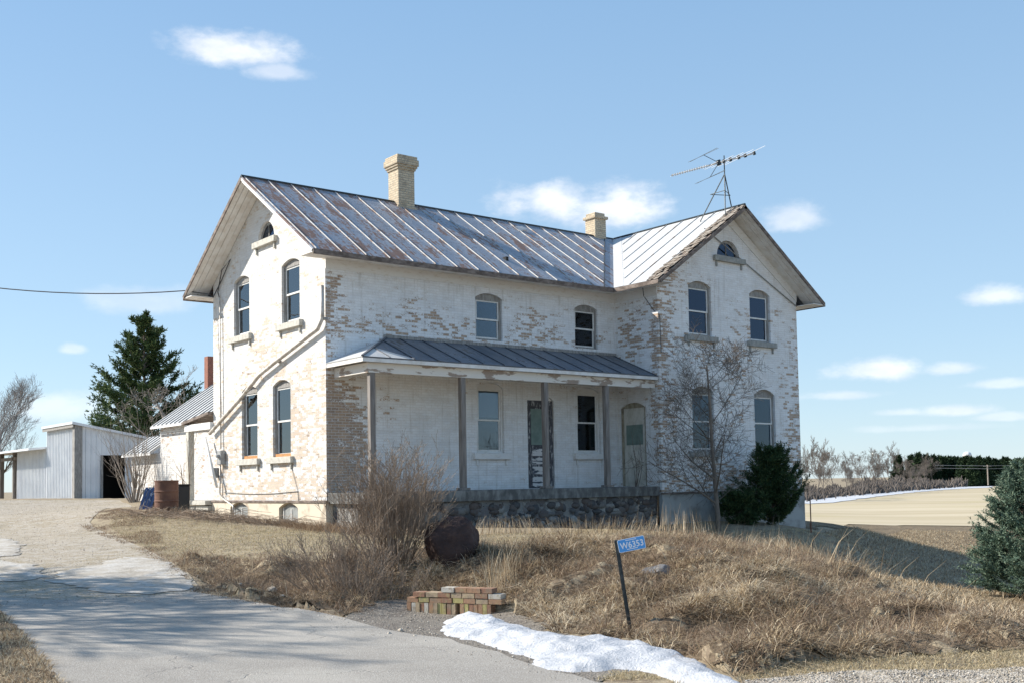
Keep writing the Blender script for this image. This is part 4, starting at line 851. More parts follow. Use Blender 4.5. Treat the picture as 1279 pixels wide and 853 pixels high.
MB().box((BXc+5, yl, zg), (BXc+5.1, ym+14, zl+.4)).box((BXc+.3, yl+.2, zg), (BXc+5, yl+.3, zl)).build('inner_wall', M_fascia, barn)

# ------------------------------------------------------------------ vegetation generators
def tubes_np(segs, n=4):
    """segs: list of (pts(k,3), radii(k)) -> V, quads"""
    V = []; Q = []; base = 0
    for pts, rs in segs:
        pts = np.asarray(pts); k = len(pts); d = np.gradient(pts, axis=0); d /= np.linalg.norm(d, axis=1)[:, None]+1e-9
        ref = np.array([0, 0, 1.]) if abs(d[0][2]) < .8 else np.array([1., 0, 0]); x = np.cross(d, ref); x /= np.linalg.norm(x, axis=1)[:, None]+1e-9; y = np.cross(d, x)
        a = np.arange(n)*2*np.pi/n; ring = pts[:, None]+(x[:, None]*np.cos(a)[None, :, None]+y[:, None]*np.sin(a)[None, :, None])*np.asarray(rs)[:, None, None]
        V.append(ring.reshape(-1, 3)); i = np.arange(k-1)[:, None]*n; j = np.arange(n)[None]; jn = (j+1) % n
        Q.append((base+np.stack([i+j, i+jn, i+n+jn, i+n+j], -1)).reshape(-1, 4)); base += k*n
    return np.vstack(V), np.vstack(Q)
def norm(v): return v/(np.linalg.norm(v)+1e-9)
def grow(r, p, d, L, rad, lvl, segs, spread=.7, up=.15, nb=(4, 6), k=6, wob=.12, decay=.6, minr=.004, start=.25, rdec=.5):
    pts = [p]; dd = norm(d)
    for i in range(k):
        dd = norm(dd+r.normal(0, wob, 3)+np.array([0, 0, up*.3])); pts.append(pts[-1]+dd*L/k)
    pts = np.array(pts); rs = rad*np.linspace(1, .28 if lvl else .35, k+1); rs = np.maximum(rs, minr); segs.append((pts, rs, lvl))
    if lvl == 0: return
    n = r.integers(nb[0], nb[1]+1)
    for i in range(n):
        f = start+(1-start)*(i+r.uniform(0, .8))/n; f = min(f, .98); q = f*k; a = int(q); pp = pts[a]+(pts[min(a+1, k)]-pts[a])*(q-a); ax = norm(pts[min(a+1, k)]-pts[a])
        o = r.normal(0, 1, 3); o -= ax*o.dot(ax); o = norm(o); nd = norm(ax*(1-spread*.6)+o*spread+np.array([0, 0, up]))
        grow(r, pp, nd, L*decay*(1.15-.45*f)*r.uniform(.7, 1.15), max(rs[a]*rdec, minr), lvl-1, segs, spread, up, nb, max(3, k-1), wob*1.1, decay, minr, .2, rdec)
def bare_tree(name, base, h, rad, lvl, mt, seed, label=None, cat='tree', group=None, **kw):
    r = np.random.default_rng(seed); segs = []; grow(r, np.zeros(3), np.array([kw.pop('lx', 0.02), kw.pop('ly', 0), 1.]), h, rad, lvl, segs, **kw)
    tr = [(p, s) for p, s, l in segs if l >= lvl-0]; cr_ = [(p, s) for p, s, l in segs if l < lvl]
    e = empty(name, base, label=label, cat=cat, group=group)
    b = np.array([float(c) for c in base])
    V, Q = tubes_np([(p+b, s) for p, s in tr], 8); npmesh('trunk', V, Q, mt, e, smooth=True)
    big = [(p+b, s) for p, s in cr_ if s[0] > .03]; sm = [(p+b, s) for p, s in cr_ if s[0] <= .03]
    parts = [tubes_np(x, n) for x, n in ((big, 6), (sm, 3)) if x]; V = np.vstack([q[0] for q in parts]); k = 0; Qs = []
    for v_, q_ in parts: Qs.append(q_+k); k += len(v_)
    npmesh('crown', V, np.vstack(Qs), mt, e, smooth=True); return e
def copy_tree(o, loc, rz=0, sc=1.0, label=None, cat=None):
    c = o.copy(); C.objects.link(c); c.location = [float(a) for a in loc]; c.rotation_euler = (0, 0, rz); c.scale = (sc, sc, sc)
    for ch in list(o.children):
        d = ch.copy(); C.objects.link(d); d.parent = c
    if label: c['label'] = label
    if cat: c['category'] = cat
    return c
def needles(centres, dirs, size, r, wid=.18, per=1, spread=.6):
    """flat narrow triangles spread round twigs -> V, tris, rnd"""
    c = np.repeat(centres, per, 0); d = np.repeat(dirs, per, 0); n = len(c)
    dd = d+r.normal(0, spread, (n, 3)); dd /= np.linalg.norm(dd, axis=1)[:, None]; o = np.cross(dd, r.normal(0, 1, (n, 3))); o /= np.linalg.norm(o, axis=1)[:, None]+1e-9
    s = size*r.uniform(.6, 1.3, n)[:, None]; c = c+r.normal(0, size*.25, (n, 3)); a = c-o*s*wid; b = c+o*s*wid; t = c+dd*s
    V = np.stack([a, b, t], 1).reshape(-1, 3); T = np.arange(3*n).reshape(-1, 3); return V, T, np.repeat(r.uniform(0, 1, n), 3)
def conifer(name, base, h, wid, mt, seed, nwh=40, per=9, nsz=.12, upsweep=.25, bare=.06, irregular=.25, tw=14, label=None, group=None, dens=3, shape=.85, droop=.0, cat='tree'):
    r = np.random.default_rng(seed); b0 = np.array([float(c) for c in base]); e = empty(name, base, label=label, cat=cat, group=group); segs = []; cs = []; ds = []; rv = []
    lean_ = r.normal(0, .02, 2)
    tp = np.array([[lean_[0]*h*f*f, lean_[1]*h*f*f, h*f] for f in np.linspace(0, 1, 9)]); V, Q = tubes_np([(tp+b0, h*.02*np.linspace(1, .15, 9))], 8); npmesh('trunk', V, Q, M_bark, e, smooth=True)
    for i in range(nwh):
        f = bare+(1-bare)*(i/nwh)**.9; z = h*f; L0 = wid*(1-f)**shape*(1 if f > .12 else .75+2*f)
        for k in range(per):
            L = L0*r.uniform(1-irregular*1.6, 1+irregular*.7)+.05*wid; a = r.uniform(0, 2*np.pi); dv = np.array([np.cos(a), np.sin(a), upsweep+r.normal(0, .12)+.5*f]); dv = norm(dv)
            m_ = 6; pts = [np.array([lean_[0]*h*f*f, lean_[1]*h*f*f, z+r.uniform(-.5, .5)*h/nwh])]
            for q in range(m_): dv = norm(dv+np.array([0, 0, (-droop if q < 3 else .10)])+r.normal(0, .06, 3)); pts.append(pts[-1]+dv*L/m_)
            pts = np.array(pts); segs.append((pts+b0, h*.0035*np.linspace(1, .25, m_+1)))
            nt = max(3, int(tw*L/wid*2))
            t_ = r.uniform(.18, 1, nt)**.75*m_; ii = np.minimum(t_.astype(int), m_-1); pp = pts[ii]+(pts[ii+1]-pts[ii])*(t_-ii)[:, None]; ax = pts[ii+1]-pts[ii]; ax /= np.linalg.norm(ax, axis=1)[:, None]
            sd = np.cross(ax, [0, 0, 1.])*r.choice([-1, 1], nt)[:, None]; td = ax*.7+sd*r.uniform(.3, 1, nt)[:, None]+r.normal(0, .2, (nt, 3)); td /= np.linalg.norm(td, axis=1)[:, None]
            tl = L*.22*r.uniform(.5, 1.2, nt)
            for s_ in np.linspace(.1, 1, 4): cs.append(pp+td*(tl*s_)[:, None]); ds.append(td)
    V, Q = tubes_np(segs, 3); npmesh('branches', V, Q, M_bark, e)
    cs = np.vstack(cs)+b0; ds = np.vstack(ds); V, T, rn = needles(cs, ds, nsz, r, per=dens); npmesh('crown', V, T, mt, e, rnd=rn); return e

# blades of grass -----------------------------------------------------------
def blades(name, X, Y, hgt, wid, mt, lean=.5, seed=0, dirang=None, label=None, parent=None, zoff=-.02, rn=None, flop=1.0):
    r = np.random.default_rng(seed); n = len(X); Z = H(X, Y)+zoff; a = r.uniform(0, 2*np.pi, n) if dirang is None else dirang; h = hgt; w_ = wid*r.uniform(.6, 1.3, n)
    l = lean*r.uniform(.2, 1.4, n); dx = np.cos(a)*l; dy = np.sin(a)*l; b_ = r.uniform(0, 2*np.pi, n); ox = np.cos(b_)*w_; oy = np.sin(b_)*w_
    p0 = np.stack([X, Y, Z], -1); d = np.stack([dx*h, dy*h, h*np.sqrt(np.clip(1-.25*l*l, .15, 1))], -1)
    dro = np.clip(l*flop, 0, 1.2)[:, None]; o = np.stack([ox, oy, 0*ox], -1)
    p1 = p0+d*.5; p2 = p0+d*np.stack([np.ones(n)*1.15, np.ones(n)*1.15, np.clip(1.0-.6*dro[:, 0], .1, 1)], -1)
    V = np.stack([p0-o, p0+o, p1+o*.75, p1-o*.75, p2+o*.12, p2-o*.12], 1).reshape(-1, 3); k = np.arange(n)[:, None]*6
    Q = np.concatenate([k+np.array([[0, 1, 2, 3]]), k+np.array([[3, 2, 4, 5]])], 0); rr = np.repeat(r.uniform(0, 1, n) if rn is None else rn, 6)
    return npmesh(name, V, Q, mt, parent, rnd=rr)
def scatter(poly, n, seed, excl=()):
    r = np.random.default_rng(seed); O = np.array([p[:2] for p in poly]); x0, y0 = O.min(0); x1, y1 = O.max(0); X = np.zeros(0); Y = X
    while len(X) < n:
        x = r.uniform(x0, x1, n*2); y = r.uniform(y0, y1, n*2); k = inpoly(x, y, poly)
        for e in excl: k &= ~inpoly(x, y, e)
        X = np.r_[X, x[k]]; Y = np.r_[Y, y[k]]
    return X[:n], Y[:n]
HOUSEP = [(-.05, -.1), (-.05, 8.2), (20, 8.2), (20, -2.2), (11.7, -2.2), (11.7, -1.95), (.1, -1.95), (.1, -.1)]
# bank: tall tangled grass in clumps
r = np.random.default_rng(5); cx, cy = scatter(BANK, 6200, 21, (ROAD, GRIT)); 
_k = (vnoise(cx, cy, 1.6, 51)+.7*vnoise(cx, cy, 4., 52)) > -.16; cx, cy = cx[_k], cy[_k]; nb_ = 36
sc_h = r.uniform(.45, 1.35, len(cx))*(1+.9*vnoise(cx, cy, .8, 8)); wdir = r.normal(-.9, .9, len(cx)); crn = np.clip(.56+.9*vnoise(cx, cy, .9, 31)+r.normal(0, .22, len(cx)), 0, 1)
ox_ = r.normal(0, .06, len(cx)*nb_); oy_ = r.normal(0, .06, len(cx)*nb_); X = np.repeat(cx, nb_)+ox_; Y = np.repeat(cy, nb_)+oy_; hh = np.repeat(sc_h, nb_)*r.uniform(.07, .25, len(X))
lat_ = (X-CAM[0])*RT[0]+(Y-CAM[1])*RT[1]; hh *= np.where(lat_ < -1.5, .42, 1.0)*(1-.35*np.clip((lat_-3)/3, 0, 1))
aa = np.where(r.uniform(0, 1, len(X)) < .7, np.arctan2(oy_, ox_), np.repeat(wdir, nb_))+r.normal(0, .5, len(X)); k = ~inpoly(X, Y, ROAD)
setp(blades('bank_grass', X[k], Y[k], hh[k], .0052, M_dry, 1.55, 31, aa[k], rn=np.clip(np.repeat(crn, nb_)[k]+r.normal(0, .22, k.sum()), 0, 1)), 'tangled tan dead grass covering the bank below the lawn', 'grass', kind='stuff')
# litter of flat stems on the bank
X, Y = scatter(BANK, 26000, 41, (ROAD,)); setp(blades('dead_stems', X, Y, r.uniform(.12, .45, len(X)), .0035, M_litter, 1.9, 32, zoff=.02), 'brown dead stems lying flat over the bank', 'litter', kind='stuff')
# mown dormant lawn
LAWN = gps([(135, 655), (150, 640), (200, 645), (300, 655), (400, 662), (520, 668), (700, 664), (880, 664), (990, 660), (1040, 664), (1050, 675), (1020, 690), (1005, 697), (980, 692), (870, 680), (720, 684), (600, 682), (520, 690), (440, 697), (400, 702), (340, 700), (270, 694), (215, 700), (190, 688), (150, 668)])
X, Y = scatter(LAWN, 150000, 51, (HOUSEP,)); setp(blades('lawn_grass', X, Y, r.uniform(.02, .085, len(X)), .0065, M_lawn, 1.0, 33), 'short dormant straw coloured lawn in front of the porch', 'grass', kind='stuff')
_r = np.random.default_rng(44); X, Y = scatter(DRIVE, 60000, 45, (SL1, SL2)); k = (vnoise(X, Y, .45, 12)+.5*vnoise(X, Y, 1.6, 13)+_r.normal(0, .1, len(X))) > .13; X, Y = X[k], Y[k]
setp(blades('straggling_grass', X, Y, _r.uniform(.015, .05, len(X)), .005, M_lawn, 1.3, 46), 'thin straggling dry grass spreading over the gravel driveway', 'grass', kind='stuff')
EDGE = gps([(100, 655), (118, 640), (150, 635), (190, 640), (215, 700), (262, 728), (300, 745), (360, 757), (430, 768), (400, 768), (300, 752), (240, 740), (185, 694), (135, 672)])
X, Y = scatter(EDGE, 22000, 47); k = (vnoise(X, Y, 1.3, 14)) > -.12; X, Y = X[k], Y[k]
setp(blades('edge_litter', X, Y, _r.uniform(.03, .14, len(X)), .005, M_litter, 1.6, 48), 'brown matted litter and sod along the edge of the driveway', 'litter', kind='stuff')
VERGE = gps([(745, 850), (765, 838), (800, 840), (835, 851), (880, 868), (940, 866), (925, 850), (920, 843), (1000, 826), (1150, 818), (1279, 808), (1450, 800), (1500, 830), (1330, 832), (1200, 836), (1100, 838), (1000, 843), (930, 850)])
X, Y = scatter(VERGE, 30000, 61); setp(blades('verge_grass', X, Y, r.uniform(.02, .09, len(X)), .004, M_lawn, 1.1, 34), 'short dry grass verge between bank and gravel shoulder', 'grass', kind='stuff')
LC = gps([(-70, 752), (-8, 752), (4, 768), (26, 790), (48, 815), (62, 838), (78, 853), (86, 880), (-60, 880)])
X, Y = scatter(LC, 34000, 62); setp(blades('corner_grass', X, Y, r.uniform(.03, .15, len(X))*(1+.8*vnoise(X, Y, 1.5, 3)), .004, M_dry, 1.2, 35), 'scruffy dry grass at the near left corner of the road', 'grass', kind='stuff')
setp(patch('grass_island', LC, .1, .02, M_soil, .1, 8), kind='structure')
# weeds at the foundation, reeds on the crest, rough strip on the right
def wl(pxs, n, sp, hr, seed, name, label, mt=M_dry, lean=.35, wd=.004):
    r = np.random.default_rng(seed); pts = np.array([gp(*p)[:2] for p in pxs]); s = np.r_[0, np.cumsum(np.hypot(*np.diff(pts, axis=0).T))]; q = r.uniform(0, s[-1], n)
    X = np.interp(q, s, pts[:, 0])+r.normal(0, sp, n); Y = np.interp(q, s, pts[:, 1])+r.normal(0, sp, n); k = ~inpoly(X, Y, HOUSEP); X, Y = X[k], Y[k]
    return setp(blades(name, X, Y, r.uniform(*hr, len(X)), wd, mt, lean, seed, flop=.5), label, 'weeds', kind='stuff')
wl([(180, 640), (240, 644), (300, 651), (370, 657), (440, 665), (520, 668)], 9000, .35, (.08, .38), 71, 'foundation_weeds', 'matted brown weeds along the foot of the sunlit gable wall', M_litter, 1.0)
wl([(820, 668), (850, 668), (900, 672), (1000, 680), (1030, 690)], 330, .3, (.3, .9), 72, 'crest_reeds', 'tall pale stalks standing at the foot of the shaded wing', M_dry, .25, .006)
wl([(1010, 698), (1040, 712), (1070, 726)], 350, .5, (.4, .85), 73, 'crest_reeds', 'tall leaning stalks on the crest of the bank at right', M_dry, .7, .006)
wl([(940, 690), (985, 695), (1030, 702)], 2200, .35, (.2, .5), 74, 'crest_grass', 'pale bright clump of upright dry grass on the crest of the bank', M_dry, .6)
wl([(600, 668), (640, 666), (700, 667), (760, 666), (830, 668)], 900, .25, (.15, .55), 75, 'foundation_weeds', 'thin dry weeds growing against the stone porch base', M_dry, .4)
wl([(618, 760), (628, 735), (634, 710)], 160, .15, (.3, .7), 76, 'tall_weeds', 'tall pale weeds beside the end of the broken brick wall', M_dry, .3, .005)
ST = gps([(1030, 664), (1062, 659.5), (1130, 662), (1215, 665), (1237, 706), (1279, 728), (1360, 755), (1350, 786), (1279, 780), (1200, 762), (1100, 732), (1050, 700)])
X, Y = scatter(ST, 60000, 63); setp(blades('rough_grass', X, Y, r.uniform(.06, .28, len(X)), .008, M_dry, 1.1, 36), 'brown rough grass between the lawn and the field', 'grass', kind='stuff')
sx_, sy_ = scatter(BANK, 900, 64, (ROAD,)); setp(blades('bank_stalks', sx_, sy_, r.uniform(.2, .45, 900), .004, M_dry, .9, 37, flop=.4), 'scattered taller pale stalks rising from the bank', 'weeds', kind='stuff')

def pebbles(name, polys, n, seed, label, smin=.006, smax=.02):
    r = np.random.default_rng(seed); X = np.zeros(0); Y = np.zeros(0)
    for pl, f in polys: x, y = scatter(pl, int(n*f), seed+len(X)); X = np.r_[X, x]; Y = np.r_[Y, y]
    n = len(X); Z = H(X, Y)+.012; s = r.uniform(smin, smax, n)**1.0*r.uniform(.4, 1, n); base = np.array([[1, 0, 0], [-.5, .8, 0], [-.5, -.8, 0], [0, 0, .75], [.2, .3, -.4]])
    V = base[None]*s[:, None, None]*r.uniform(.7, 1.3, (n, 5, 3)); a = r.uniform(0, 6.3, n); ca, sa = np.cos(a)[:, None], np.sin(a)[:, None]
    V = np.stack([V[..., 0]*ca-V[..., 1]*sa, V[..., 0]*sa+V[..., 1]*ca, V[..., 2]], -1)+np.stack([X, Y, Z], -1)[:, None]
    T = (np.arange(n)[:, None, None]*5+np.array([[0, 1, 3], [1, 2, 3], [2, 0, 3], [1, 0, 4], [2, 1, 4], [0, 2, 4]])[None]).reshape(-1, 3)
    setp(npmesh(name, V.reshape(-1, 3), T, M_peb, rnd=np.repeat(r.uniform(0, 1, n), 5)), label, 'gravel', kind='stuff')
M_peb = blade_mat('pebble_mix', [(.16, .14, .12), (.30, .27, .23), (.42, .38, .33), (.55, .52, .47)], trans=0.0)
EDG = gps([(400, 768), (430, 772), (480, 786), (560, 799), (620, 815), (690, 838), (745, 853), (800, 835), (720, 797), (640, 766), (540, 752), (470, 748)])
pebbles('loose_gravel', [(DRIVE, .6), (EDG, .06), (SHO, .34)], 20000, 301, 'loose gravel and chips scattered over the driveway and road edges')
ROADN = gps([(0, 746), (60, 750), (130, 748), (190, 745), (240, 739), (300, 748), (370, 762), (430, 772), (480, 786), (560, 799), (620, 815), (690, 838), (745, 853), (700, 853), (600, 825), (400, 775), (240, 752), (0, 760)])
pebbles('road_chips', [(ROADN, 1.)], 1500, 302, 'small stone chips along the edge of the asphalt', .006, .02)
wl([(520, 722), (560, 722), (608, 720)], 1500, .10, (.06, .22), 78, 'wall_top_grass', 'tufts of dry grass hanging over the top of the broken brick wall', M_dry, 1.2)
# ------------------------------------------------------------------ shrub, small tree, yew, spruces
def shrub(name, base, h, n, spread, mt, seed, label, rad=.012, lvl=2, cat='shrub', nb=(3, 5), group=None, up=.25, decay=.5):
    r = np.random.default_rng(seed); segs = []
    for i in range(n):
        a = r.uniform(0, 2*np.pi); s = r.uniform(0, spread); p = np.array([np.cos(a)*s*.45, np.sin(a)*s*.45, -.05]); d = np.array([np.cos(a)*s*.9, np.sin(a)*s*.9, 1.]); grow(r, p, d, h*r.uniform(.55, 1.05), rad*r.uniform(.6, 1.2), lvl, segs, .55, up, nb, 5, .1, decay, .0028, .25, .55)
    e = empty(name, base, label=label, cat=cat, group=group); b = np.array([float(c) for c in base]); m_ = len(segs)//2
    main = [(p+b, s) for p, s, l in segs if l == lvl]; tw = [(p+b, s) for p, s, l in segs if l < lvl]
    V, Q = tubes_np(main, 5); npmesh('stems', V, Q, mt, e); V, Q = tubes_np(tw, 3); npmesh('twigs', V, Q, mt, e); return e
def gb(px, py, dz=0): q = gp(px, py); return (float(q[0]), float(q[1]), hz(q[0], q[1])+dz)
shrub('bare_shrub', gb(488, 710), 1.8, 110, .8, M_twig, 3, 'large leafless tan shrub on the bank left of the red boulder', .011, 3, nb=(3, 4), decay=.52)
shrub('bare_shrub', gb(432, 735), .95, 95, 1.5, M_twig, 4, 'low sprawling leafless shrub spilling over the bank to the road edge', .008, 2)
shrub('bare_shrub', gb(466, 745), .65, 45, 1.4, M_twig, 6, 'low tangle of stems at the left end of the broken brick wall', .008, 2)
shrub('vine', (float(at(168, 622, 50)[0]), float(at(168, 622, 50)[1]), -.1), 3.4, 26, .6, M_palebark, 8, 'pale tangled vines climbing the corner of the white brick outbuilding', .03, 2, cat='vine')
shrub('sapling', (8.9+1.95, -1.6, .25), 1.9, 5, .5, M_bark, 9, 'spindly leafless sapling growing at the right end of the porch', .014, 1, cat='sapling', nb=(2, 4))
shrub('sapling', (-.4, W_+1.5, -.4), 2.9, 4, .35, M_twig, 12, 'thin crooked sapling leaning against the back porch', .03, 1, cat='sapling', nb=(2, 4))
tb = onp(897, 655, 1, -4.2); bare_tree('bare_tree', (float(tb[0]), -4.2, hz(tb[0], -4.2)-.05), 5.5, .085, 3, M_bark, 36, 'small leafless tree standing in front of the shaded wing wall', spread=.95, up=.14, nb=(11, 14), decay=.52, minr=.005, start=.10, k=9, wob=.05, rdec=.45)
yb_ = onp(966, 655, 1, -3.6); conifer('yew_bush', (float(yb_[0]), -3.6, hz(yb_[0], -3.6)-.1), 2.6, 1.35, M_yew, 5, nwh=22, per=7, nsz=.09, upsweep=.75, bare=.02, irregular=.55, tw=24, label='dark green yew growing against the foundation of the shaded wing', dens=3, shape=.45, cat='shrub')
yb_ = onp(928, 655, 1, -3.5); conifer('yew_bush', (float(yb_[0]), -3.4, hz(yb_[0], -3.4)-.1), 1.0, .85, M_yew, 6, nwh=12, per=8, nsz=.09, upsweep=.45, bare=.02, irregular=.5, tw=22, label='lower dark yew at the base of the small leafless tree', dens=2, shape=.4, cat='shrub')
bs = at(1287, 742, 24); conifer('blue_spruce', (float(bs[0]), float(bs[1]), hz(bs[0], bs[1])-.05), 2.95, 1.32, M_blue, 7, nwh=26, per=12, nsz=.058, upsweep=.28, bare=.02, irregular=.12, tw=24, label='bushy young blue spruce at the right edge beside the field', dens=4, shape=.62)
# big conifer and bare trees beyond the outbuildings
pz = at(180, 560, 75); conifer('pine_tree', (float(pz[0]), float(pz[1]), -.3), 12.2, 4.5, M_pine, 18, nwh=23, per=6, nsz=.24, upsweep=.42, bare=.08, irregular=.42, tw=20, label='tall dark ragged evergreen rising behind the white outbuildings', dens=5, shape=.62)
def far_tree(px, depth, ypx_top, seed, label, mt=M_palebark, lvl=4, rad=None, zb=None, name='bare_tree', group=None, **kw):
    p = at(px, 600, depth); zz = hz(p[0], p[1]) if zb is None else zb; h = float(at(px, ypx_top, depth)[2])-zz
    return bare_tree(name, (float(p[0]), float(p[1]), zz), h*.62, rad or h*.022, lvl, mt, seed, label, group=group, **kw)
far_tree(222, 62, 418, 31, 'leafless pale tree standing in front of the dark evergreen', lvl=4, spread=.75, up=.2, nb=(4, 5), decay=.62, minr=.009, start=.3)
far_tree(-15, 80, 462, 32, 'broad leafless tree at the left edge behind the machine shed', M_farbark2, 4, spread=.62, up=.32, nb=(6, 8), decay=.64, minr=.007, start=.12, rad=.2, wob=.07)
far_tree(262, 70, 415, 33, 'slender leafless tree just behind the farmhouse corner', M_bark, 4, spread=.6, up=.3, nb=(4, 5), decay=.62, minr=.012)
# trees out of frame on the left whose branches shade the road
for i, (sxp, syp, tt, hh_) in enumerate(((60, 765, 13, 11.5), (-120, 775, 15, 12), (200, 775, 15.5, 12.5), (-60, 745, 11, 10))):
    g_ = gp(sxp, syp); dx = np.array([-1.0, 1.151])/1.5247*tt; p = (float(g_[0]+dx[0]), float(g_[1]+dx[1])); bare_tree('roadside_tree', (p[0], p[1], -1.0), hh_*.66, .2, 4, M_bark, 50+i, 'leafless roadside tree standing left of the view', group='roadside trees beyond the left edge', spread=.8, up=.15, nb=(5, 6), decay=.66, minr=.022)
# tree line beyond the field
T1 = bare_tree('hedgerow_tree', (0, 0, -50), 1, .013, 4, M_farbark, 60, None, 'tree', wob=.06, k=8, spread=.6, up=.3, nb=(5, 6), decay=.60, minr=.0024, start=.2)
T2 = bare_tree('hedgerow_tree', (0, 0, -50), 1, .015, 4, M_farbark, 61, None, 'tree', wob=.06, k=8, spread=.75, up=.2, nb=(5, 6), decay=.62, minr=.0024, start=.15)
protos = [T1, T2]
tl = [(1008, 628, 566), (1020, 627, 569), (1030, 626, 568), (1044, 624, 568), (1057, 622, 578), (1078, 620, 571), (1094, 618, 575), (1106, 616, 566), (1114, 616, 568), (1126, 614, 578), (1136, 613, 580), (1147, 612, 582), (1158, 611, 577), (1167, 610, 576), (1092, 618, 585), (1068, 621, 588)]
r2 = np.random.default_rng(77)
WORDS = ['first leafless hedgerow tree right of the house corner', 'thin leafless hedgerow tree near the house corner', 'upright leafless hedgerow tree beside the broad one', 'broad leafless hedgerow tree with a dark trunk, left of the gap', 'short leafless tree at the edge of the gap in the hedgerow', 'tall leafless tree just right of the hedgerow gap', 'leafless tree between the gap and the tallest hedgerow trees', 'tallest leafless hedgerow tree, left one of the pair', 'tallest leafless hedgerow tree, right one beside the evergreens', 'small leafless tree below the first dark evergreens', 'small leafless tree under the dark evergreens', 'low leafless tree in front of the evergreen row', 'slim leafless tree before the evergreen row', 'last leafless tree before the low brush to the right', 'low leafless tree in the hedgerow brush', 'low leafless tree standing in the hedgerow gap']
for i, (px, yb1, yt) in enumerate(tl):
    g_ = gp(px, yb1-1); dep = float(np.dot(g_-CAM, FW)); h = (yb1-yt)*dep/F_PX; o = protos[i % 2]
    if i < 2: o.location = (float(g_[0]), float(g_[1]), float(g_[2])-.1); o.scale = (h*.86,)*3; o.rotation_euler = (0, 0, 1.0*i); o['label'] = WORDS[i]
    else: o = copy_tree(o, (g_[0], g_[1], g_[2]-.1), float(r2.uniform(0, 6.3)), h*.86, WORDS[i])
    o['group'] = 'leafless trees along the field edge'; o['category'] = 'tree'
# brush under the tree line
r = np.random.default_rng(88); segs = []
for i in range(2600):
    px = r.uniform(985, 1262); f = (px-1000)/260; yb1 = 628-24*np.clip(f, 0, 1)**.8+r.uniform(-5, .5)*.8; 
    g0 = gp(px, yb1-.5); dep = float(np.dot(g0-CAM, FW))+r.uniform(0, 45); p = at(px, 600, dep); z = float(H0([p[0]], [p[1]])[0]); s = dep/F_PX
    hg = s*r.uniform(5, 14)*(1+1.3*vnoise(px*.09, 0, 1, 4)); 
    for k_ in range(5):
        d = r.normal(0, .35, 3); d[2] = 1; d = norm(d)*hg*r.uniform(.5, 1); segs.append((np.array([[p[0], p[1], z], [p[0]+d[0]*.5+r.normal(0, .2), p[1]+d[1]*.5, z+d[2]*.55], [p[0]+d[0], p[1]+d[1], z+d[2]]]), np.array([.12, .09, .05])*dep/150))
V, Q = tubes_np(segs, 3); setp(npmesh('hedgerow_brush', V, Q, M_brush), 'reddish brown brush growing under the trees along the field', 'brush', kind='stuff')
# evergreen row: individual trees
E0 = conifer('far_evergreen', (0, 0, 0), 10, 2.6, M_needle, 90, nwh=22, per=7, nsz=.9, upsweep=.0, bare=.03, irregular=.25, tw=7, label='x', dens=2, shape=.8)
ev = [(1122, 603, 569), (1138, 603, 569), (1149, 603, 566.5), (1158, 603, 568), (1168, 603, 569)]
for k in range(24): ev.append((1176+k*4.4+r.uniform(-1, 1), 601.5, 571.0+r.uniform(-2, 2)+k*.12))
for i, (px, yb1, yt) in enumerate(ev):
    dep = 400+r.uniform(-20, 20); p = at(px, 600, dep); z = -3.4; h = float(at(px, yt, dep)[2])-z
    lab = ['leftmost dark evergreen of the far row', 'dark evergreen second from the left in the far row', 'pointed dark evergreen rising highest in the far row', 'dark evergreen just right of the highest one in the far row', 'dark evergreen where the solid far row begins'][i] if i < 5 else 'dark evergreen in the solid stretch of the far row below the dome'
    if i == 0: o = E0; o.location = (float(p[0]), float(p[1]), z); o.scale = (h/10,)*3; o['label'] = lab
    else: o = copy_tree(E0, (p[0], p[1], z), float(r.uniform(0, 6.3)), h/10, lab)
    o['group'] = 'evergreens in the far row'; o['category'] = 'tree'
    if h/10 < .85: o.scale = (.95, .95, h/10)
# white domed silo/tower behind them
p = at(1209, 590, 620); zt_ = float(at(1209, 563.5, 620)[2]); s = 620/F_PX
wt = empty('silo', (p[0], p[1], -3), label='pale domed silo top showing above the far evergreens', cat='silo')
MB().lathe((p[0], p[1], -3), [(5*s, 0), (5*s, zt_+3-4.4*s)], 24).build('silo_wall', M_grey, wt, smooth=False)
MB().lathe((p[0], p[1], zt_-4.4*s), [(5.2*s, -.6), (5.2*s, 0), (4.8*s, 1.8*s), (3.6*s, 3.3*s), (1.8*s, 4.2*s), (.05, 4.4*s)], 24).build('silo_dome', M_trim, wt, smooth=True)
# utility pole and wires
p = at(1234, 598, 340); zt_ = float(at(1234, 580, 340)[2]); up_ = empty('utility_pole', (p[0], p[1], -2.7), label='weathered utility pole standing before the far evergreens', cat='utility pole')
MB().tube([(p[0], p[1], -2.7), (p[0], p[1], zt_)], .2, 6).build('pole', M_palebark, up_); MB().bar((p[0]-RT[0]*1.2, p[1]-RT[1]*1.2, zt_-.4), (p[0]+RT[0]*1.2, p[1]+RT[1]*1.2, zt_-.4), .15, .15).build('crossarm', M_palebark, up_)
b = MB(); a_ = at(1168, 580.5, 345); c_ = at(1300, 580, 338)
for dz in (0, .9): b.tube([Vector(a_)-Vector((0, 0, dz)), Vector((p[0], p[1], zt_-.3-dz)), Vector(c_)-Vector((0, 0, dz))], .05, 4)
setp(b.build('power_lines', M_grey), 'thin power lines strung across the far evergreens', 'power line')
b = MB(); A_ = Vector(onp(231, 363.5, 0, -.8)); B_ = Vector(at(-120, 342, 40)); pts = [A_+(B_-A_)*f+Vector((0, 0, -.35*4*f*(1-f))) for f in np.linspace(0, 1, 14)]; b.tube(pts, .02, 5)
setp(b.build('service_line', M_rubber), 'black overhead cable running from the left to the farmhouse eave', 'cable')

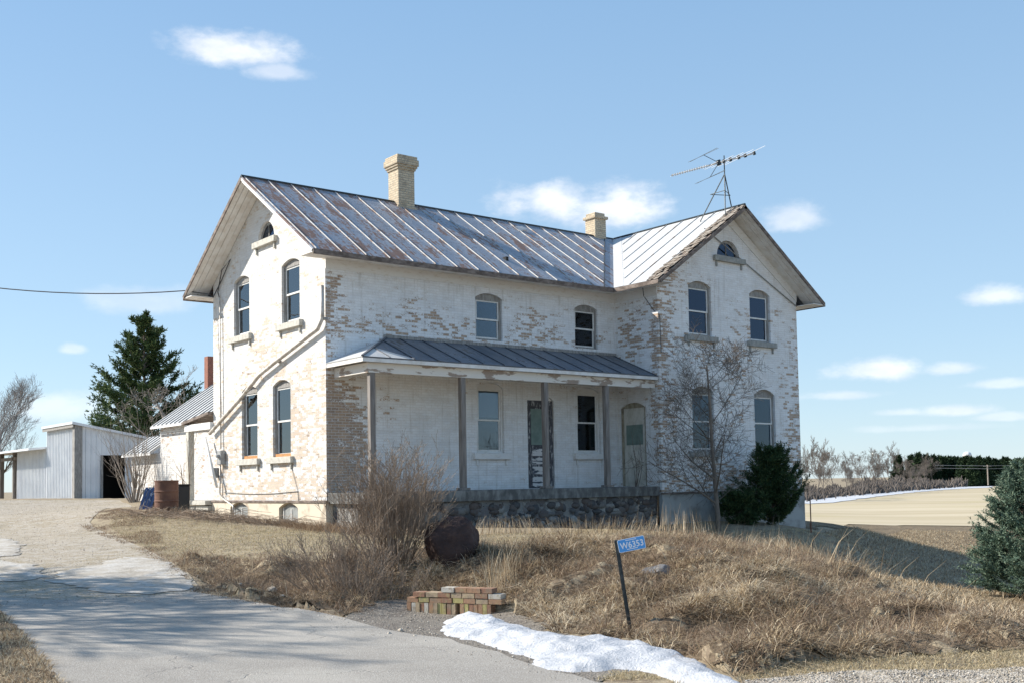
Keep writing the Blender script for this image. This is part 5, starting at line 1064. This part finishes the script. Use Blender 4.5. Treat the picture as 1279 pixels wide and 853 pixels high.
# ------------------------------------------------------------------ small things
# house number sign on a leaning post
p0 = gp(788, 778); dep = float(np.dot(p0-CAM, FW)); q1 = at(769.5, 674, dep)
sg = empty('number_sign', (p0[0], p0[1], hz(p0[0], p0[1])), label='blue house number sign W6353 on a leaning dark post in the bank', cat='sign')
b = MB(); P0, P1 = Vector(p0)-Vector((0, 0, .15)), Vector(q1); b.bar(P0, P1, .045, .02, tuple(-FW)); b.bar(P0+Vector((0, 0, .0))-Vector(FW)*.018, P1-Vector(FW)*.018, .02, .02, tuple(-FW)); b.build('post', M_darkm, sg)
c1 = Vector(at(770.5, 674.5, dep-.05)); c2 = Vector(at(804.0, 667.8, dep-.05)); c3 = Vector(at(773.5, 690.8, dep-.05)); ex = (c2-c1); ey = (c1-c3); wv_, hv_ = ex.length, ey.length*.98; ex.normalize(); ey = (ey-ex*ey.dot(ex)).normalized(); en = ex.cross(ey).normalized()
def rrect(w, h, r, n=5):
    out = []
    for (cx, cy, a0) in ((w-r, h-r, 0), (r, h-r, 90), (r, r, 180), (w-r, r, 270)):
        for k in range(n+1): a = R(a0+90*k/n); out.append((cx+r*math.cos(a), cy+r*math.sin(a)))
    return out
O_ = c1-ey*hv_; S3 = lambda x, y, z: O_+ex*x+ey*y+en*z
m, t = mat('sign_blue_reflective'); M_sb = m; t.out((.07, .33, .74), .35)
m, t = mat('sign_white'); M_sw = m; t.out((.82, .84, .86), .4)
pl_ = MB().slab([S3(x, y, 0) for x, y in rrect(wv_, hv_, .018)], -en*.004).build('plate', M_sw, sg)
MB().slab([S3(x+.006, y+.006, .0025) for x, y in rrect(wv_-.012, hv_-.012, .014)], -en*.002).build('blue_field', M_sb, pl_)
cu = bpy.data.curves.new('numerals', 'FONT'); cu.body = 'W6353'; cu.align_x = 'CENTER'; cu.align_y = 'CENTER'; cu.size = .115; cu.offset = .0022; cu.extrude = .0008; cu.space_character = 1.05
to = bpy.data.objects.new('t', cu); C.objects.link(to); dg = bpy.context.evaluated_depsgraph_get(); me = bpy.data.meshes.new_from_object(to.evaluated_get(dg)); bpy.data.objects.remove(to)
xs = [v.co.x for v in me.vertices]; kx = wv_*.86/(max(xs)-min(xs)); cxm = (max(xs)+min(xs))/2; ysv = [v.co.y for v in me.vertices]; cym = (max(ysv)+min(ysv))/2; ky = hv_*.50/(max(ysv)-min(ysv))
for v in me.vertices: v.co = S3(wv_/2+(v.co.x-cxm)*kx, hv_/2+(v.co.y-cym)*ky, .004+v.co.z)
me.materials.clear(); me.name = 'numerals'; link('numerals', me, M_sw, pl_)
b = MB()
for yy in (hv_*.84, hv_*.15): b.slab([S3(wv_*.30, yy, .003), S3(wv_*.70, yy, .003), S3(wv_*.70, yy+.008, .003), S3(wv_*.30, yy+.008, .003)], en*.001)
b.build('small_print', M_sw, pl_)
# red boulder
def rock(name, base, sx, sy, sz, mt, seed, label, cat='boulder', planar=.0, group=None):
    bm = bmesh.new(); bmesh.ops.create_icosphere(bm, subdivisions=5 if sx > .2 else 3, radius=1); r = random.Random(seed); pl = []
    for i in range(26):
        n = Vector((r.gauss(0, 1), r.gauss(0, 1), r.gauss(0, 1)+.2)).normalized(); pl.append((n, r.uniform(.72, .97)))
    for v in bm.verts:
        for n, d in pl:
            k = v.co.dot(n)-d
            if k > 0: v.co -= n*k*.82
        v.co = Vector((v.co.x*sx, v.co.y*sy, v.co.z*sz))*(1+.09*float(vnoise(v.co.x*3+v.co.z*2, v.co.y*3, 1, seed))+.05*float(vnoise(v.co.x*8-v.co.z*5, v.co.y*8+v.co.z*3, 1, seed+1))+.02*float(vnoise(v.co.x*22+v.co.z*17, v.co.y*22-v.co.z*9, 1, seed+2)))
    me = bpy.data.meshes.new(name); bm.to_mesh(me); bm.free(); me.shade_smooth() if planar == 0 else None
    o = link(name, me, mt); o.location = [float(c) for c in base]; o.rotation_euler = (0, 0, r.uniform(0, 6)); return setp(o, label, cat, group)
q = gb(566, 700); rock('boulder', (q[0], q[1], q[2]+.24), .49, .46, .54, M_boulder, 15, 'large dark red boulder sitting on the bank beside the leafless shrub')
q = gb(824, 712); rock('boulder', (q[0], q[1]+.05, q[2]+.0), .30, .24, .17, M_rock, 6, 'grey stone half buried in the grassy bank right of the number sign', 'stone')
q = gb(340, 744); rock('stone', (q[0], q[1], q[2]+.05), .10, .08, .07, M_paleRock, 7, 'small pale stone beside the driveway edge below the yard', 'stone')
for i, (px, py, s) in enumerate(((318, 742, .06), (352, 748, .05), (300, 739, .05), (486, 792, .035), (500, 788, .04), (518, 795, .03))): q = gb(px, py); rock('stone', (q[0], q[1], q[2]+s*.4), s, s*.8, s*.6, M_paleRock, 20+i, 'little stone lying loose at the edge of the asphalt', 'stone', group='loose little stones at the asphalt edge')
q = gb(422, 706); rock('stone', (q[0], q[1], q[2]+.1), .16, .12, .11, M_paleRock, 9, 'yellowish stone half hidden in the low shrub', 'stone')
# broken painted brick wall
m, t = mat('painted_brick_mix'); M_pb = m
a = t.n('ShaderNodeAttribute', attribute_name='rnd').outputs['Fac']; rp = t.n('ShaderNodeValToRGB'); t.set(rp.inputs[0], a); rp.color_ramp.interpolation = 'CONSTANT'; e_ = rp.color_ramp.elements
while len(e_) < 5: e_.new(.5)
for k, (ps, cc) in enumerate(((0, (.27, .11, .06)), (.3, (.42, .31, .20)), (.5, (.34, .17, .09)), (.68, (.55, .52, .46)), (.86, (.42, .36, .12)))): e_[k].position = ps; e_[k].color = (*cc, 1)
nn = t.noise(t.obj(), 14, 4, .7); c = t.mix(t.step(nn, .5, .7, 0, .7), rp.outputs[0], (.36, .31, .13)); c = t.mix(t.step(t.noise(t.obj(), 9), .48, .66, 0, .75), c, (.22, .16, .11)); c = t.mix(.25, c, (.30, .25, .19)); t.out(c, .9, 0, t.bump(nn, .6, .01))
wa = gp(512, 761); wb = gp(616, 765); d = Vector((float(wb[0]-wa[0]), float(wb[1]-wa[1]), 0)); Lw = d.length; d.normalize(); nr = Vector((d.y, -d.x, 0)); rr_ = random.Random(3); vs_, fs_, rn_ = [], [], []
b = MB(); zb0 = min(hz(*wa[:2]), hz(*wb[:2]))-.08
def brick(c, ax, ay, az):
    ax, ay, az = Vector(ax), Vector(ay), Vector(az); j_ = Vector((rr_.uniform(-.006, .006), rr_.uniform(-.006, .006), rr_.uniform(-.003, .003))); b.obox(Vector(c)+j_, ax, ay, az); v = rr_.random(); rn_.extend([v]*8)
o0 = Vector((float(wa[0]), float(wa[1]), zb0))
x = 0
while x < Lw:      # soldier course
    if not (.54*Lw < x < .60*Lw): brick(o0+d*(x+.035)+Vector((0, 0, .10)), d*.031, nr*.09, Vector((0, 0, .10)))
    x += .07
for row in range(3):
    x = (row % 2)*.1; x0 = (0.0, .06, .30)[row]*Lw
    while x < Lw:
        w_ = rr_.uniform(.17, .22)
        if x >= x0: brick(o0+d*(x+w_/2)+Vector((0, 0, .24+row*.075)), d*(w_/2-.006), nr*.09, Vector((0, 0, .033)))
        x += w_
me = bpy.data.meshes.new('brick_wall'); me.from_pydata(b.v, [], b.f); me.update(); at_ = me.attributes.new('rnd', 'FLOAT', 'POINT'); at_.data.foreach_set('value', rn_); ow = link('brick_retaining_wall', me, M_pb)
setp(ow, 'crumbling low wall of red, white and mossy bricks below the shrub', 'brick wall')
# rusty barrel
q = at(208, 637.5, 32); bz = hz(q[0], q[1])-.03
br_ = empty('barrel', (q[0], q[1], bz), label='rusty steel barrel standing by the back corner of the farmhouse', cat='barrel')
prof = [(.33, 0), (.345, .02), (.335, .04)]
for k in range(2): zc = .32+k*.28; prof += [(.335, zc-.03), (.35, zc), (.335, zc+.03)]
prof += [(.335, .88), (.348, .90), (.335, .92), (.31, .92), (.31, .3)]
bb = MB(); bb.lathe((q[0], q[1], bz), prof, 32); bb.build('drum', M_rust, br_, smooth=False)
# blue slatted pallet, black bin
q = at(181, 634.5, 33.5); zz = hz(q[0], q[1]); pa = empty('pallet', (q[0], q[1], zz), label='worn blue painted slatted board leaning beside the rusty barrel', cat='pallet')
b = MB(); U = Vector((RT[0], RT[1], 0)); N = Vector((FW[0], FW[1], 0)).normalized(); T = (Vector((0, 0, 1))+N*.3+U*.22).normalized()
for k in range(4): b.obox(Vector((q[0], q[1], zz))+T*.36+U*(-.15+k*.1), U*.04, N*.012, T*.36)
b.build('slats', M_bluewood, pa); b = MB()
for s_ in (.1, .38, .64): b.obox(Vector((q[0], q[1], zz))+T*s_+N*.035, U*.2, N*.02, T*.04)
b.build('rails', M_bluewood, pa)
q = at(191, 632, 34.8); zz = hz(q[0], q[1]); b = MB(); b.add([(q[0]-.2, q[1]-.2, zz), (q[0]+.2, q[1]-.2, zz), (q[0]+.2, q[1]+.2, zz), (q[0]-.2, q[1]+.2, zz), (q[0]-.26, q[1]-.26, zz+.62), (q[0]+.26, q[1]-.26, zz+.62), (q[0]+.26, q[1]+.26, zz+.62), (q[0]-.26, q[1]+.26, zz+.62)], [(0, 3, 2, 1), (4, 5, 6, 7), (0, 1, 5, 4), (1, 2, 6, 5), (2, 3, 7, 6), (3, 0, 4, 7)]); setp(b.build('bin', M_black, bevel=.03), 'black bin half hidden between the blue board and the barrel', 'bin')
q = at(229, 634, 33.5); zz = hz(q[0], q[1]); b = MB(); b.box((q[0]-.2, q[1]-.15, zz), (q[0]+.15, q[1]+.15, zz+.75)); b.box((q[0]-.22, q[1]-.17, zz+.75), (q[0]+.17, q[1]+.17, zz+.8)); setp(b.build('bin', M_black, bevel=.02), 'dark upright bin just right of the rusty barrel', 'bin')
# brush pile of cut branches near the barrel, thin steel stake at right
r = np.random.default_rng(95); segs = []
for i in range(220):
    px = r.uniform(165, 470); p = gp(px, 640+(px-165)*.065+r.uniform(-2, 5)); z = hz(p[0], p[1]); a = r.uniform(0, 6.3); L = r.uniform(.4, 1.5); up_z = r.uniform(-.05, .18)*L
    segs.append((np.array([[p[0], p[1], z+.03], [p[0]+np.cos(a)*L*.5, p[1]+np.sin(a)*L*.5, z+.1+up_z*.8], [p[0]+np.cos(a)*L, p[1]+np.sin(a)*L, z+.05+up_z*.5]]), np.array([.008, .006, .004])))
segs = [s for s in segs if not inpoly(s[0][:, 0], s[0][:, 1], HOUSEP).any()]
V, Q = tubes_np(segs, 4); setp(npmesh('brush_pile', V, Q, M_twig), 'fallen branches and dead stems heaped along the gable foundation', 'brush', kind='stuff')
q = at(1013, 656, 36); zz = hz(q[0], q[1]); b = MB(); b.tube([(q[0], q[1], zz-.1), (q[0], q[1], float(at(1012, 624, 36)[2]))], .02, 5); b.tube([(q[0], q[1], zz), (q[0]-.02, q[1], zz+.3)], .03, 5); setp(b.build('stake', M_rust), 'thin steel stake standing right of the farmhouse corner', 'stake')
